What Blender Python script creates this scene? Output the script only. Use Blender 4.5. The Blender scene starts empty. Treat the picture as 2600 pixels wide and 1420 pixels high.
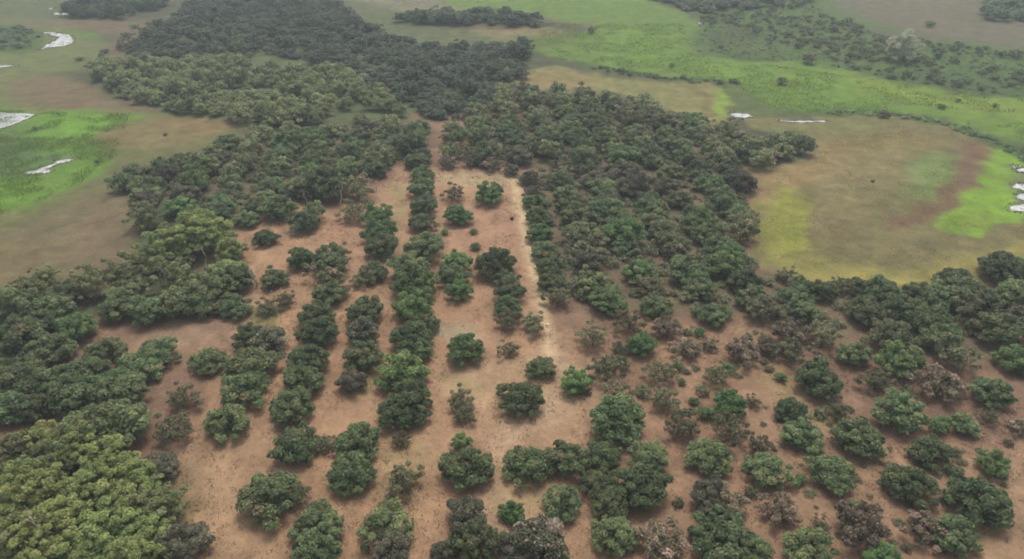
import bpy, math, random
import numpy as np
from mathutils import Vector

random.seed(7)
RNG = np.random.default_rng(11)
R = math.radians
SC = bpy.context.scene
COL = SC.collection

# ------------------------------------------------------------------ camera
CAM_H, PITCH = 55.0, R(32.0)
PW, PH, PF = 2600.0, 1420.0, 1756.0          # photograph size and focal length in its pixels
cam_data = bpy.data.cameras.new('camera')
cam_data.sensor_width = 36.0
cam_data.lens = PF / PW * 36.0
cam_data.clip_start, cam_data.clip_end = 0.5, 6000.0
cam = bpy.data.objects.new('camera', cam_data)
cam.location = (0, 0, CAM_H)
cam.rotation_euler = (math.pi / 2 - PITCH, 0, 0)
COL.objects.link(cam)
SC.camera = cam

# ------------------------------------------------------------------ sky, sun, exposure
SUN_EL, SUN_AZ = 64.0, 8.0                     # the sun stands beyond the orchard, behind thin cloud
world = bpy.data.worlds.new('World')
SC.world = world
world.use_nodes = True
wn = world.node_tree
bg = wn.nodes['Background']
sky = wn.nodes.new('ShaderNodeTexSky')
sky.sky_type = 'NISHITA'
sky.sun_disc = False
sky.sun_elevation = R(SUN_EL)
sky.sun_rotation = R(SUN_AZ)
sky.air_density = 1.2
sky.dust_density = 5.0
sky.ozone_density = 0.6
cloud = wn.nodes.new('ShaderNodeHueSaturation')      # thin overcast takes most of the blue out of the sky
cloud.inputs['Saturation'].default_value = 0.45
wn.links.new(sky.outputs[0], cloud.inputs['Color'])
wn.links.new(cloud.outputs[0], bg.inputs[0])
bg.inputs[1].default_value = 0.15
sun_data = bpy.data.lights.new('sun', 'SUN')
sun_data.energy = 1.0
sun_data.angle = R(14)
sun_data.color = (1.0, 0.95, 0.87)
sun = bpy.data.objects.new('sun', sun_data)
sd = Vector((math.sin(R(SUN_AZ)) * math.cos(R(SUN_EL)), math.cos(R(SUN_AZ)) * math.cos(R(SUN_EL)), math.sin(R(SUN_EL))))
sun.rotation_euler = (-sd).to_track_quat('-Z', 'Y').to_euler()
sun.location = (0, 120, 160)
COL.objects.link(sun)
SC.view_settings.view_transform = 'Standard'
SC.view_settings.look = 'None'
SC.view_settings.exposure = 0.38
SC.view_settings.gamma = 1.0
SC.view_settings.use_curve_mapping = False
SC.render.engine = 'CYCLES'
SC.cycles.use_denoising = True
SC.cycles.max_bounces = 5
SC.cycles.diffuse_bounces = 3
SC.cycles.transmission_bounces = 3
SC.cycles.transparent_max_bounces = 6
SC.cycles.volume_bounces = 0
SC.cycles.filter_width = 1.8

# ------------------------------------------------------------------ pixels of the photograph to places on the ground
FWD = np.array([0, math.cos(PITCH), -math.sin(PITCH)])
UPV = np.array([0, math.sin(PITCH), math.cos(PITCH)])
def at(x, y, z=0.0):
    d = FWD * PF + np.array([1.0, 0, 0]) * (x - PW / 2) - UPV * (y - PH / 2)
    t = (z - CAM_H) / d[2]
    return d[0] * t, d[1] * t, t * PF           # world x, y and the depth along the lens axis
def poly(pts, z=0.0):
    return np.array([at(x, y, z)[:2] for x, y in pts])

# ------------------------------------------------------------------ noise and polygon distance (numpy)
def vnoise(x, y, seed=0):
    xi, yi = np.floor(x).astype(np.int64), np.floor(y).astype(np.int64)
    xf, yf = x - xi, y - yi
    u, v = xf * xf * (3 - 2 * xf), yf * yf * (3 - 2 * yf)
    def h(i, j):
        n = (i * 374761393 + j * 668265263 + seed * 144665) & 0xffffffff
        n = ((n ^ (n >> 13)) * 1274126177) & 0xffffffff
        return ((n ^ (n >> 16)) & 0xffff) / 65535.0
    a, b, c, d = h(xi, yi), h(xi + 1, yi), h(xi, yi + 1), h(xi + 1, yi + 1)
    return (a * (1 - u) + b * u) * (1 - v) + (c * (1 - u) + d * u) * v
def fbm(x, y, scale, octaves=4, seed=0):
    x, y = np.asarray(x, float) / scale, np.asarray(y, float) / scale
    s, amp, tot = 0, 1.0, 0
    for o in range(octaves):
        s = s + amp * vnoise(x + 17.3 * o, y - 9.1 * o, seed + o)
        tot += amp
        x, y, amp = x * 2.03, y * 2.03, amp * 0.5
    return s / tot
def sdist(px, py, P):
    """signed distance to polygon P, positive inside"""
    d2 = np.full(px.shape, 1e18)
    ins = np.zeros(px.shape, bool)
    n = len(P)
    for i in range(n):
        ax, ay = P[i]
        bx, by = P[(i + 1) % n]
        ex, ey = bx - ax, by - ay
        wx, wy = px - ax, py - ay
        t = np.clip((wx * ex + wy * ey) / (ex * ex + ey * ey + 1e-12), 0, 1)
        dx, dy = wx - ex * t, wy - ey * t
        d2 = np.minimum(d2, dx * dx + dy * dy)
        c = ((ay > py) != (by > py)) & (px < ex * (py - ay) / (by - ay + 1e-12) + ax)
        ins ^= c
    return np.where(ins, 1, -1) * np.sqrt(d2)
def inside(x, y, P):
    return sdist(np.array([x]), np.array([y]), P)[0] > 0

# ------------------------------------------------------------------ materials
def new_mat(name):
    m = bpy.data.materials.new(name)
    m.use_nodes = True
    nt = m.node_tree
    return m, nt, nt.nodes['Principled BSDF'], nt.nodes['Material Output']
def node(nt, kind, **kw):
    n = nt.nodes.new(kind)
    for k, v in kw.items():
        setattr(n, k, v)
    return n
def leaf_mat(name, stops, rough=0.55, vary=0.35, hue=0.02, trans=0.35):
    """leaf colours chosen leaf by leaf (attribute 'tint'), shifted a little from plant to plant"""
    m, nt, bs, out = new_mat(name)
    at_ = node(nt, 'ShaderNodeAttribute', attribute_name='tint')
    ramp = node(nt, 'ShaderNodeValToRGB')
    el = ramp.color_ramp.elements
    while len(el) < len(stops):
        el.new(0.5)
    for e, (p, c) in zip(el, stops):
        e.position = p
        e.color = (*c, 1)
    nt.links.new(at_.outputs['Fac'], ramp.inputs[0])
    oi = node(nt, 'ShaderNodeObjectInfo')
    hs = node(nt, 'ShaderNodeHueSaturation')
    mr = node(nt, 'ShaderNodeMapRange')
    mr.inputs['To Min'].default_value = 1 - vary
    mr.inputs['To Max'].default_value = 1 + vary
    nt.links.new(oi.outputs['Random'], mr.inputs['Value'])
    nt.links.new(mr.outputs[0], hs.inputs['Value'])
    mul = node(nt, 'ShaderNodeMath', operation='MULTIPLY')
    mul.inputs[1].default_value = 7.31
    fr = node(nt, 'ShaderNodeMath', operation='FRACT')
    mh = node(nt, 'ShaderNodeMapRange')
    mh.inputs['To Min'].default_value = 0.5 - hue
    mh.inputs['To Max'].default_value = 0.5 + hue
    nt.links.new(oi.outputs['Random'], mul.inputs[0])
    nt.links.new(mul.outputs[0], fr.inputs[0])
    nt.links.new(fr.outputs[0], mh.inputs['Value'])
    nt.links.new(mh.outputs[0], hs.inputs['Hue'])
    nt.links.new(ramp.outputs[0], hs.inputs['Color'])
    nt.links.new(hs.outputs[0], bs.inputs['Base Color'])
    bs.inputs['Roughness'].default_value = rough
    bs.inputs['Specular IOR Level'].default_value = 0.3
    tr = node(nt, 'ShaderNodeBsdfTranslucent')
    nt.links.new(hs.outputs[0], tr.inputs['Color'])
    mx = node(nt, 'ShaderNodeMixShader')
    mx.inputs[0].default_value = trans
    nt.links.new(bs.outputs[0], mx.inputs[1])
    nt.links.new(tr.outputs[0], mx.inputs[2])
    nt.links.new(mx.outputs[0], out.inputs['Surface'])
    return m
def bark_mat(name, c1, c2):
    m, nt, bs, out = new_mat(name)
    tc = node(nt, 'ShaderNodeTexCoord')
    nz = node(nt, 'ShaderNodeTexNoise')
    nz.inputs['Scale'].default_value = 6
    nz.inputs['Detail'].default_value = 5
    nt.links.new(tc.outputs['Object'], nz.inputs['Vector'])
    ramp = node(nt, 'ShaderNodeValToRGB')
    ramp.color_ramp.elements[0].position, ramp.color_ramp.elements[1].position = 0.3, 0.7
    ramp.color_ramp.elements[0].color, ramp.color_ramp.elements[1].color = (*c1, 1), (*c2, 1)
    nt.links.new(nz.outputs[0], ramp.inputs[0])
    nt.links.new(ramp.outputs[0], bs.inputs['Base Color'])
    bs.inputs['Roughness'].default_value = 0.9
    bp = node(nt, 'ShaderNodeBump')
    bp.inputs['Strength'].default_value = 0.6
    bp.inputs['Distance'].default_value = 0.04
    nt.links.new(nz.outputs[0], bp.inputs['Height'])
    nt.links.new(bp.outputs[0], bs.inputs['Normal'])
    return m
M = {
    'dense':  leaf_mat('leaf_dark_green', [(0, (.062, .086, .038)), (.45, (.128, .172, .070)), (.80, (.200, .245, .102)), (.88, (.29, .30, .12)), (1, (.24, .185, .105))]),
    'fresh':  leaf_mat('leaf_fresh_green', [(0, (0.063, 0.112, 0.041)), (.55, (0.137, 0.217, 0.071)), (1, (0.256, 0.329, 0.110))], vary=.2),
    'sparse': leaf_mat('leaf_thin_olive', [(0, (0.098, 0.094, 0.052)), (.5, (0.172, 0.184, 0.085)), (.85, (0.253, 0.236, 0.121)), (1, (0.414, 0.287, 0.184))]),
    'dry':    leaf_mat('leaf_dry_mixed', [(0, (.090, .085, .048)), (.30, (.135, .130, .066)), (.5, (.185, .145, .090)), (.8, (.27, .20, .135)), (1, (.46, .34, .26))], hue=.01),
    'lime':   leaf_mat('leaf_lime', [(0, (.135, .170, .055)), (.55, (.250, .300, .095)), (1, (.38, .41, .15))], vary=.2),
    'olive':  leaf_mat('leaf_olive', [(0, (.108, .130, .054)), (.55, (.195, .222, .090)), (1, (.29, .305, .135))], vary=.25),
    'flower': leaf_mat('leaf_with_pale_blossom', [(0, (0.067, 0.082, 0.048)), (.55, (0.138, 0.166, 0.086)), (.72, (0.204, 0.216, 0.108)), (.80, (0.456, 0.384, 0.252)), (1, (0.552, 0.480, 0.336))]),
    'far':    leaf_mat('leaf_far_blue_green', [(0, (.078, .112, .062)), (.6, (.142, .192, .102)), (1, (.21, .26, .135))]),
    'pale':   leaf_mat('leaf_silvery', [(0, (.30, .33, .21)), (.6, (.46, .49, .33)), (1, (.58, .60, .44))], vary=.02),
    'meadowscrub': leaf_mat('leaf_scrub', [(0, (.062, .092, .040)), (.6, (.100, .140, .056)), (1, (.15, .185, .078))], vary=.1),
    'grey':   leaf_mat('leaf_ashy_mixed', [(0, (.075, .075, .046)), (.45, (.130, .128, .076)), (.75, (.19, .165, .105)), (1, (.34, .28, .20))], hue=.01),
    'pasture': leaf_mat('leaf_pasture_weeds', [(0, (.085, .122, .045)), (.6, (.115, .155, .058)), (1, (.15, .185, .075))], vary=.05),
    'drygrass': leaf_mat('dry_grass', [(0, (.17, .145, .070)), (.6, (.215, .180, .085)), (1, (.26, .22, .11))], vary=.03, hue=0),
    'litter': leaf_mat('leaf_litter', [(0, (0.120, 0.070, 0.042)), (.6, (0.220, 0.125, 0.075)), (1, (0.360, 0.230, 0.145))], vary=.05, hue=0, trans=.05),
    'weed':   leaf_mat('weed_and_grass', [(0, (0.160, 0.135, 0.070)), (.6, (0.240, 0.200, 0.100)), (1, (0.340, 0.290, 0.150))], vary=.05, hue=0),
    'meadow': leaf_mat('meadow_grass', [(0, (.12, .185, .038)), (.6, (.165, .24, .050)), (1, (.22, .28, .075))], vary=.05, hue=0),
    'bark':   bark_mat('bark_grey_brown', (.10, .075, .055), (.22, .17, .13)),
    'palebark': bark_mat('bark_bleached', (.38, .30, .23), (.60, .50, .40)),
    'stone':  bark_mat('white_stone', (.62, .60, .56), (.82, .80, .76)),
    'char':   bark_mat('charred_wood', (.02, .016, .010), (.05, .038, .022)),
}

# ------------------------------------------------------------------ setting: ponds first (the ground dips under them)
POND_PX = {
    'oxbow': [(104, 126), (118, 114), (140, 104), (152, 94), (125, 88), (110, 84), (114, 81), (140, 83), (160, 87), (178, 89), (186, 103), (180, 110), (168, 116), (140, 119), (118, 121)],
    'bank':  [(-40, 288), (0, 286), (45, 287), (95, 290), (70, 300), (50, 309), (30, 318), (0, 327), (-40, 330)],
    'sliver': [(-30, 168), (0, 166.5), (46, 165.5), (20, 169.5), (-30, 174)],
    'block': [(134, 34), (150, 32), (171, 32.5), (172, 37), (140, 37.5)],
    'block_far': [(120, 22), (128, 20), (138, 21), (130, 24)],
    'ford':  [(62, 439), (72, 436), (92, 433), (110, 424), (132, 418), (146, 409), (165, 406), (192, 404), (172, 410), (150, 415), (128, 424), (112, 430), (128, 433), (122, 439), (98, 438), (76, 441)],
    'marsh': [(2562, 530), (2572, 523), (2600, 518), (2640, 516), (2640, 538), (2600, 537), (2570, 535)],
    'marsh_mid': [(2570, 476), (2580, 466), (2598, 468), (2640, 462), (2640, 480), (2600, 484), (2586, 478)],
    'marsh_low': [(2580, 500), (2590, 490), (2610, 492), (2640, 490), (2640, 506), (2598, 507), (2584, 504)],
    'marsh_high': [(2570, 422), (2584, 420), (2592, 423), (2580, 427)],
    'marsh_top': [(2580, 432), (2592, 428), (2640, 426), (2640, 436), (2586, 437)],
    'ditch': [(1852, 290), (1866, 288), (1898, 290), (1912, 296), (1890, 299), (1862, 297)],
    'ditch_long': [(1978, 306), (2000, 307.5), (2050, 307), (2092, 306.5), (2098, 309), (2060, 311), (2010, 310), (1984, 309)],
}
PONDS = {k: poly(v) for k, v in POND_PX.items()}

# ------------------------------------------------------------------ setting: the ground, one sheet to the horizon
C_OLIVE, C_DULL = (0.077, 0.081, 0.042), (0.077, 0.105, 0.043)
C_MEADOW, C_BRIGHT, C_LIME = (0.122, 0.182, 0.043), (0.147, 0.225, 0.038), (0.188, 0.233, 0.038)
C_FIELD, C_TAN, C_MAUVE = (0.158, 0.138, 0.059), (0.195, 0.164, 0.076), (0.144, 0.112, 0.064)
C_DIRT, C_TRACK, C_RED = (.345, .215, .117), (.425, .300, .174), (.300, .170, .105)
C_GREY, C_LITTER = (.170, .145, .115), (.140, .095, .060)
ZONES = [   # outline in photograph pixels, colour, softness in metres, strength
    # far right scrub land and grey plain
    ([(1740, -160), (1745, 0), (1780, 60), (1745, 110), (1765, 142), (1900, 155), (2060, 160), (2200, 195), (2350, 220), (2440, 240), (2640, 256), (2640, -160)], (.078, .122, .040), 4, 1),
    ([(2110, -160), (2130, 20), (2230, 62), (2380, 98), (2500, 110), (2640, 130), (2640, -160)], (0.134, 0.118, 0.073), 9, 1),
    ([(1800, 100), (1830, 70), (1900, 60), (1960, 95), (1900, 115), (1830, 112)], (0.061, 0.078, 0.038), 3, .8),
    ([(1760, 130), (1850, 122), (2000, 140), (2100, 150), (2060, 160), (1900, 152)], (0.064, 0.090, 0.038), 2.5, .7),
    ([(2200, 190), (2330, 175), (2500, 200), (2640, 220), (2640, 250), (2440, 236), (2340, 215)], (0.066, 0.099, 0.042), 3, .7),
    ([(2000, 90), (2120, 100), (2260, 130), (2200, 160), (2060, 140)], (0.097, 0.118, 0.048), 5, .6),
    ([(2150, 60), (2250, 80), (2380, 90), (2350, 110), (2240, 105)], (0.097, 0.087, 0.059), 5, .7),
    # green river meadow
    ([(900, -160), (960, 2), (1130, 22), (1290, 22), (1400, 50), (1520, 75), (1430, 95), (1345, 128), (1420, 150), (1540, 172), (1700, 195), (1850, 205), (1930, 262), (1960, 278), (2080, 287), (2240, 283), (2400, 300), (2500, 340), (2640, 380), (2640, 256), (2440, 240), (2350, 220), (2200, 195), (2060, 160), (1900, 155), (1765, 142), (1745, 110), (1780, 60), (1730, 30), (1650, 0), (1600, -160)], C_MEADOW, 2.2, 1),
    ([(1560, 60), (1700, 90), (1740, 140), (1900, 165), (2050, 170), (2200, 215), (2500, 290), (2640, 300), (2640, 350), (2300, 270), (2000, 260), (1900, 210), (1600, 160), (1500, 110)], C_BRIGHT, 10, .6),
    ([(2120, 180), (2400, 240), (2640, 262), (2640, 300), (2420, 275), (2200, 230)], (0.202, 0.252, 0.042), 5, .6),
    ([(1420, 150), (1560, 170), (1700, 195), (1850, 205), (1850, 215), (1700, 208), (1540, 186)], (0.069, 0.091, 0.028), 1.5, .9),
    # grey-tan far plain at the top, tan field left of the meadow
    ([(600, -160), (760, -40), (880, 4), (925, 30), (1060, 30), (1180, 22), (1130, 8), (1100, -160)], (0.162, 0.152, 0.094), 4, 1),
    ([(1000, 26), (1130, 18), (1240, 20), (1180, 32), (1040, 33)], (0.195, 0.217, 0.063), 2, .7),
    ([(965, 98), (985, 68), (1120, 66), (1300, 70), (1400, 72), (1460, 84), (1380, 100), (1250, 112), (1110, 122), (1010, 112)], C_TAN, 2.4, 1),
    ([(1000, 62), (1150, 60), (1280, 64), (1360, 62), (1340, 76), (1180, 76), (1010, 72)], (0.106, 0.074, 0.049), 1.5, .7),
    ([(1340, 42), (1420, 48), (1540, 66), (1500, 72), (1380, 58)], (0.138, 0.122, 0.056), 1.2, .8),
    ([(1300, 92), (1480, 88), (1500, 110), (1360, 128), (1260, 120)], (0.106, 0.139, 0.035), 4, .8),
    # tan pocket behind the right-hand grove, with its lime edge
    ([(1300, 215), (1345, 172), (1420, 165), (1540, 196), (1700, 208), (1810, 214), (1850, 250), (1870, 300), (1800, 325), (1650, 270), (1480, 240)], (0.199, 0.187, 0.069), 2, 1),
    ([(1310, 212), (1350, 180), (1420, 172), (1530, 205), (1480, 232), (1380, 225)], (0.227, 0.174, 0.073), 4, .8),
    ([(1720, 218), (1770, 216), (1808, 235), (1812, 290), (1780, 290), (1790, 250)], (0.162, 0.130, 0.052), 1.5, .9),
    ([(1812, 222), (1836, 226), (1852, 262), (1850, 298), (1812, 298), (1818, 250)], (0.190, 0.252, 0.052), 1.2, 1),
    ([(1835, 215), (1880, 212), (1930, 258), (1900, 282), (1860, 290), (1850, 250)], (0.094, 0.125, 0.045), 1.8, 1),
    # right-hand field: worn brown turf with yellow, orange and green patches
    ([(1890, 690), (1890, 480), (1905, 430), (1990, 420), (2075, 385), (2040, 340), (1960, 325), (1900, 330), (1880, 300), (1990, 300), (2130, 292), (2240, 290), (2370, 312), (2470, 340), (2510, 375), (2560, 420), (2640, 470), (2640, 780), (2300, 800), (2060, 800)], C_FIELD, 1.6, 1),
    ([(1900, 315), (2000, 312), (2150, 300), (2280, 305), (2250, 330), (2060, 335), (1930, 332)], (0.162, 0.165, 0.059), 3, .8),
    ([(1905, 480), (1925, 435), (2060, 410), (2085, 360), (2180, 375), (2140, 430), (2060, 470), (1950, 520), (1925, 600), (1900, 650)], (0.264, 0.187, 0.084), 3, .85),
    ([(2080, 350), (2300, 330), (2400, 350), (2390, 380), (2250, 400), (2100, 400)], (0.199, 0.157, 0.059), 3, .6),
    ([(1942, 520), (1975, 470), (2030, 500), (2062, 560), (2050, 640), (1990, 672), (1935, 640)], (0.223, 0.234, 0.042), 2.2, .9),
    ([(1930, 640), (2050, 650), (2200, 690), (2330, 690), (2480, 660), (2640, 620), (2640, 680), (2440, 720), (2250, 740), (2060, 740), (1960, 700)], (0.223, 0.204, 0.059), 2.5, .8),
    ([(2300, 480), (2310, 430), (2370, 395), (2440, 400), (2420, 450), (2370, 490), (2330, 500)], (0.150, 0.195, 0.059), 1.8, .9),
    ([(2160, 470), (2280, 430), (2310, 500), (2220, 560), (2110, 540)], (0.154, 0.143, 0.059), 4, .7),
    ([(2050, 520), (2110, 500), (2200, 530), (2180, 600), (2080, 620)], (0.166, 0.122, 0.059), 3, .5),
    ([(2455, 350), (2515, 378), (2500, 425), (2440, 490), (2390, 545), (2330, 560), (2330, 530), (2390, 490), (2430, 440), (2450, 400)], (0.150, 0.109, 0.049), 1.2, .9),
    ([(2505, 368), (2560, 385), (2640, 410), (2640, 440), (2640, 440), (2640, 548), (2590, 566), (2500, 583), (2420, 588), (2382, 575), (2376, 552), (2410, 515), (2455, 470), (2480, 440)], (0.174, 0.269, 0.043), 1.0, 1),
    ([(2400, 550), (2460, 530), (2560, 545), (2500, 570), (2420, 578)], C_LIME, 2, .5),
    ([(2555, 412), (2640, 425), (2640, 535), (2565, 536), (2562, 500), (2574, 450)], (0.125, 0.143, 0.073), 1, .9),
    ([(2440, 352), (2512, 378), (2498, 430), (2440, 492), (2392, 548), (2340, 572), (2250, 590), (2250, 560), (2330, 535), (2390, 490), (2428, 440), (2442, 400)], (.165, .105, .058), 1.4, .9, 0),
    ([(2290, 490), (2300, 425), (2360, 388), (2425, 392), (2415, 440), (2370, 482), (2320, 505)], (.155, .195, .070), 2.0, .9, 0),
    ([(2120, 420), (2240, 380), (2300, 390), (2280, 450), (2200, 520), (2090, 560), (2080, 480)], (.225, .185, .085), 4, .7),
    ([(1990, 690), (2150, 700), (2330, 690), (2480, 655), (2640, 610), (2640, 650), (2440, 705), (2250, 730), (2080, 725)], (.265, .225, .065), 2.2, .8),
    # dark weedy ditch along the meadow's edge
    ([(2000, 278), (2080, 276), (2230, 280), (2270, 296), (2380, 300), (2500, 340), (2640, 392), (2640, 424), (2560, 382), (2490, 347), (2390, 318), (2280, 298), (2100, 292)], (0.073, 0.113, 0.034), 1.2, .95),
    ([(1900, 276), (1990, 272), (2020, 290), (1960, 300), (1880, 300)], (0.097, 0.122, 0.045), 1.5, .9),
    ([(235, 200), (330, 110), (480, 0), (900, 0), (1330, 118), (1350, 150), (1210, 300), (1040, 310), (620, 318), (400, 280)], (.095, .115, .050), 4, .9),
    # left-hand meadows
    ([(-60, 60), (90, 70), (180, 70), (280, 120), (300, 170), (180, 180), (60, 200), (-60, 210)], (0.134, 0.152, 0.056), 4, 1),
    ([(-60, 66), (40, 62), (110, 84), (100, 128), (-60, 136)], (0.065, 0.100, 0.038), 3, .9),
    ([(-60, -160), (180, -160), (170, 60), (60, 50), (-60, 58)], (0.101, 0.118, 0.055), 5, 1),
    ([(-60, 46), (60, 44), (160, 52), (240, 66), (180, 74), (60, 66), (-60, 62)], (0.178, 0.174, 0.070), 3, .6),
    ([(175, 76), (260, 78), (250, 98), (190, 100)], (0.106, 0.174, 0.045), 2.5, .8),
    ([(90, 62), (160, 48), (340, 50), (480, 60), (440, 100), (330, 150), (270, 140), (300, 95), (200, 72)], (0.150, 0.113, 0.064), 4, .9),
    ([(-60, 195), (60, 190), (170, 195), (260, 240), (400, 285), (560, 300), (640, 320), (560, 370), (420, 420), (300, 480), (100, 560), (-60, 610)], (0.138, 0.143, 0.052), 3, 1),
    ([(20, 215), (120, 190), (190, 205), (270, 238), (400, 278), (390, 288), (200, 280), (70, 262)], (0.162, 0.118, 0.069), 3, .9),
    ([(-60, 275), (90, 280), (180, 276), (330, 285), (360, 300), (260, 330), (238, 366), (300, 400), (260, 440), (160, 490), (60, 530), (-60, 560)], (0.122, 0.204, 0.041), 2.5, 1),
    ([(130, 300), (240, 292), (310, 296), (245, 325), (228, 350), (150, 350)], (0.142, 0.261, 0.038), 3, .9),
    ([(-60, 320), (60, 330), (100, 385), (190, 395), (60, 440), (-60, 470)], (0.089, 0.134, 0.056), 3, .9),
    ([(-60, 470), (40, 455), (150, 445), (60, 505), (-60, 545)], (0.138, 0.243, 0.038), 3, .9),
    ([(238, 348), (290, 318), (420, 302), (560, 302), (620, 318), (540, 350), (430, 380), (300, 372)], (0.183, 0.143, 0.064), 2.5, .9),
    ([(430, 305), (560, 302), (610, 318), (540, 338), (460, 325)], (0.219, 0.143, 0.066), 2.5, .6),
    ([(290, 380), (430, 380), (560, 350), (540, 400), (400, 440), (290, 480), (220, 480)], (0.122, 0.125, 0.049), 2.5, .9),
    ([(-60, 610), (100, 545), (200, 505), (285, 468), (335, 490), (370, 560), (372, 660), (330, 710), (180, 730), (-60, 780)], (0.146, 0.122, 0.062), 2, 1),
    ([(180, 560), (310, 510), (350, 600), (300, 690), (210, 690), (150, 630)], (0.174, 0.125, 0.073), 3, .7),
    ([(-60, 640), (80, 610), (110, 690), (-60, 740)], (0.162, 0.125, 0.059), 3, .6),
    # orchard soil
    ([(-60, 830), (230, 820), (380, 770), (470, 770), (590, 560), (620, 520), (700, 410), (800, 380), (1000, 330), (1060, 290), (1200, 280), (1330, 240), (1620, 280), (1900, 350), (1920, 430), (1915, 660), (2040, 740), (2400, 760), (2640, 760), (2640, 1560), (-60, 1560)], (0.220, 0.139, 0.084), 1.6, 1),
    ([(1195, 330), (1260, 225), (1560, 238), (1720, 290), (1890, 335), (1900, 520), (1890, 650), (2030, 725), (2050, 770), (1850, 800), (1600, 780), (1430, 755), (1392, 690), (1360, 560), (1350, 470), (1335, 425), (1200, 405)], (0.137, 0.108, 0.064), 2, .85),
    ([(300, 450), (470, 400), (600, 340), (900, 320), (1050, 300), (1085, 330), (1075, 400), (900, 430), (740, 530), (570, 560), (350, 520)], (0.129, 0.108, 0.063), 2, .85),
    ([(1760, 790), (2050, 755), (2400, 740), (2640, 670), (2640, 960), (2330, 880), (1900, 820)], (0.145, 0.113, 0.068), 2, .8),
    ([(590, 620), (640, 540), (790, 520), (900, 530), (990, 470), (1010, 420), (1100, 425), (1295, 425), (1350, 560), (1400, 800), (1500, 900), (1500, 1560), (460, 1560), (450, 1200), (560, 900), (640, 760), (600, 680)], C_DIRT, 2.5, 1),
    ([(1500, 860), (1700, 810), (1900, 830), (2100, 1000), (2250, 1100), (2640, 1130), (2640, 1560), (1500, 1560)], (0.287, 0.181, 0.102), 4, .85),
    ([(2480, 1180), (2640, 1140), (2640, 1560), (2420, 1560), (2480, 1350)], (0.333, 0.221, 0.120), 3, .8),
    ([(340, 880), (370, 830), (470, 815), (530, 825), (500, 900), (440, 905)], (0.316, 0.217, 0.128), 2, .8),
    ([(450, 1130), (560, 1090), (700, 1100), (640, 1200), (700, 1330), (760, 1560), (520, 1560), (460, 1300)], (0.333, 0.221, 0.120), 3, .7),
    ([(1100, 440), (1270, 425), (1300, 430), (1300, 470), (1110, 475)], (0.349, 0.260, 0.152), 1.0, .9),
    ([(1150, 545), (1290, 530), (1330, 600), (1310, 660), (1200, 640), (1120, 620)], (0.333, 0.195, 0.116), 2, .7),
    ([(790, 560), (900, 545), (920, 620), (880, 650), (780, 640)], (0.341, 0.203, 0.116), 2, .7),
    ([(1100, 830), (1140, 818), (1205, 822), (1225, 850), (1190, 868), (1110, 862)], (0.366, 0.298, 0.188), 1.2, .8),
    ([(1282, 430), (1308, 428), (1334, 500), (1348, 570), (1368, 660), (1390, 740), (1400, 830), (1420, 900), (1430, 960), (1385, 900), (1376, 830), (1346, 720), (1318, 600), (1296, 480)], (.50, .36, .21), .9, 1, 0),
    ([(1100, 960), (1240, 900), (1460, 900), (1500, 1020), (1440, 1120), (1280, 1120), (1260, 1080), (1200, 1060)], (0.382, 0.260, 0.144), 4, .7),
    ([(1395, 825), (1425, 880), (1450, 960), (1420, 1060), (1300, 1120), (1290, 1250), (1270, 1420), (1262, 1560), (1222, 1560), (1236, 1420), (1240, 1250), (1238, 1120), (1300, 1050), (1390, 980), (1395, 900)], (.42, .295, .185), 2.0, .75, 0),
    ([(1230, 1190), (1400, 1190), (1420, 1300), (1300, 1330), (1240, 1300)], (0.349, 0.251, 0.132), 2, .7),
    ([(1370, 1255), (1395, 1240), (1420, 1270), (1410, 1310), (1380, 1310)], (0.333, 0.286, 0.176), 1, .7),
    ([(640, 810), (650, 775), (715, 775), (715, 825), (640, 835)], (0.166, 0.165, 0.060), 1.0, .9),
    ([(990, 470), (1020, 470), (1025, 560), (1010, 640), (995, 640), (1000, 550)], (0.275, 0.225, 0.108), 1.0, .8),
    ([(880, 960), (950, 900), (990, 960), (960, 1020), (890, 1030)], (0.233, 0.181, 0.080), 1.5, .7),
    ([(1140, 950), (1210, 940), (1220, 1000), (1150, 1010)], (0.283, 0.225, 0.116), 1.6, .7),
    ([(930, 1150), (1050, 1120), (1090, 1180), (1060, 1260), (960, 1240)], (0.283, 0.217, 0.104), 2.5, .6),
    ([(1920, 900), (2010, 930), (2030, 1000), (1930, 1010)], (0.307, 0.221, 0.104), 2, .6),
    ([(2080, 1020), (2160, 1090), (2100, 1120), (2060, 1080)], (0.299, 0.242, 0.120), 1.6, .6),
    ([(-60, 1110), (160, 1110), (330, 1160), (420, 1200), (480, 1290), (470, 1560), (-60, 1560)], (0.124, 0.121, 0.052), 2.5, .9),
    ([(120, 1080), (200, 1090), (190, 1150), (110, 1150)], (0.224, 0.147, 0.088), 1.5, .8),
    ([(300, 1120), (400, 1130), (390, 1190), (300, 1180)], (0.233, 0.143, 0.084), 1.5, .8),
]
def axis_steps(lo, hi, fine_lo, fine_hi, step, grow, cap, far):
    pts = [fine_lo]
    while pts[-1] < fine_hi:
        pts.append(pts[-1] + step)
    s = step
    while pts[-1] < hi:
        s = min(s * grow, cap)
        pts.append(pts[-1] + s)
    s2 = cap
    while pts[-1] < far:
        s2 *= 1.6
        pts.append(pts[-1] + s2)
    low, s = [fine_lo], step
    while low[-1] > lo:
        s = min(s * grow, cap)
        low.append(low[-1] - s)
    s2 = cap
    while low[-1] > -far:
        s2 *= 1.6
        low.append(low[-1] - s2)
    return np.array(sorted(set(low[1:] + pts)))
gx = axis_steps(-235, 235, -62, 66, 0.42, 1.03, 1.5, 2600)
gy = axis_steps(20, 430, 30, 118, 0.42, 1.012, 1.3, 2600)
GX, GY = np.meshgrid(gx, gy)
VX, VY = GX.ravel(), GY.ravel()
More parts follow.
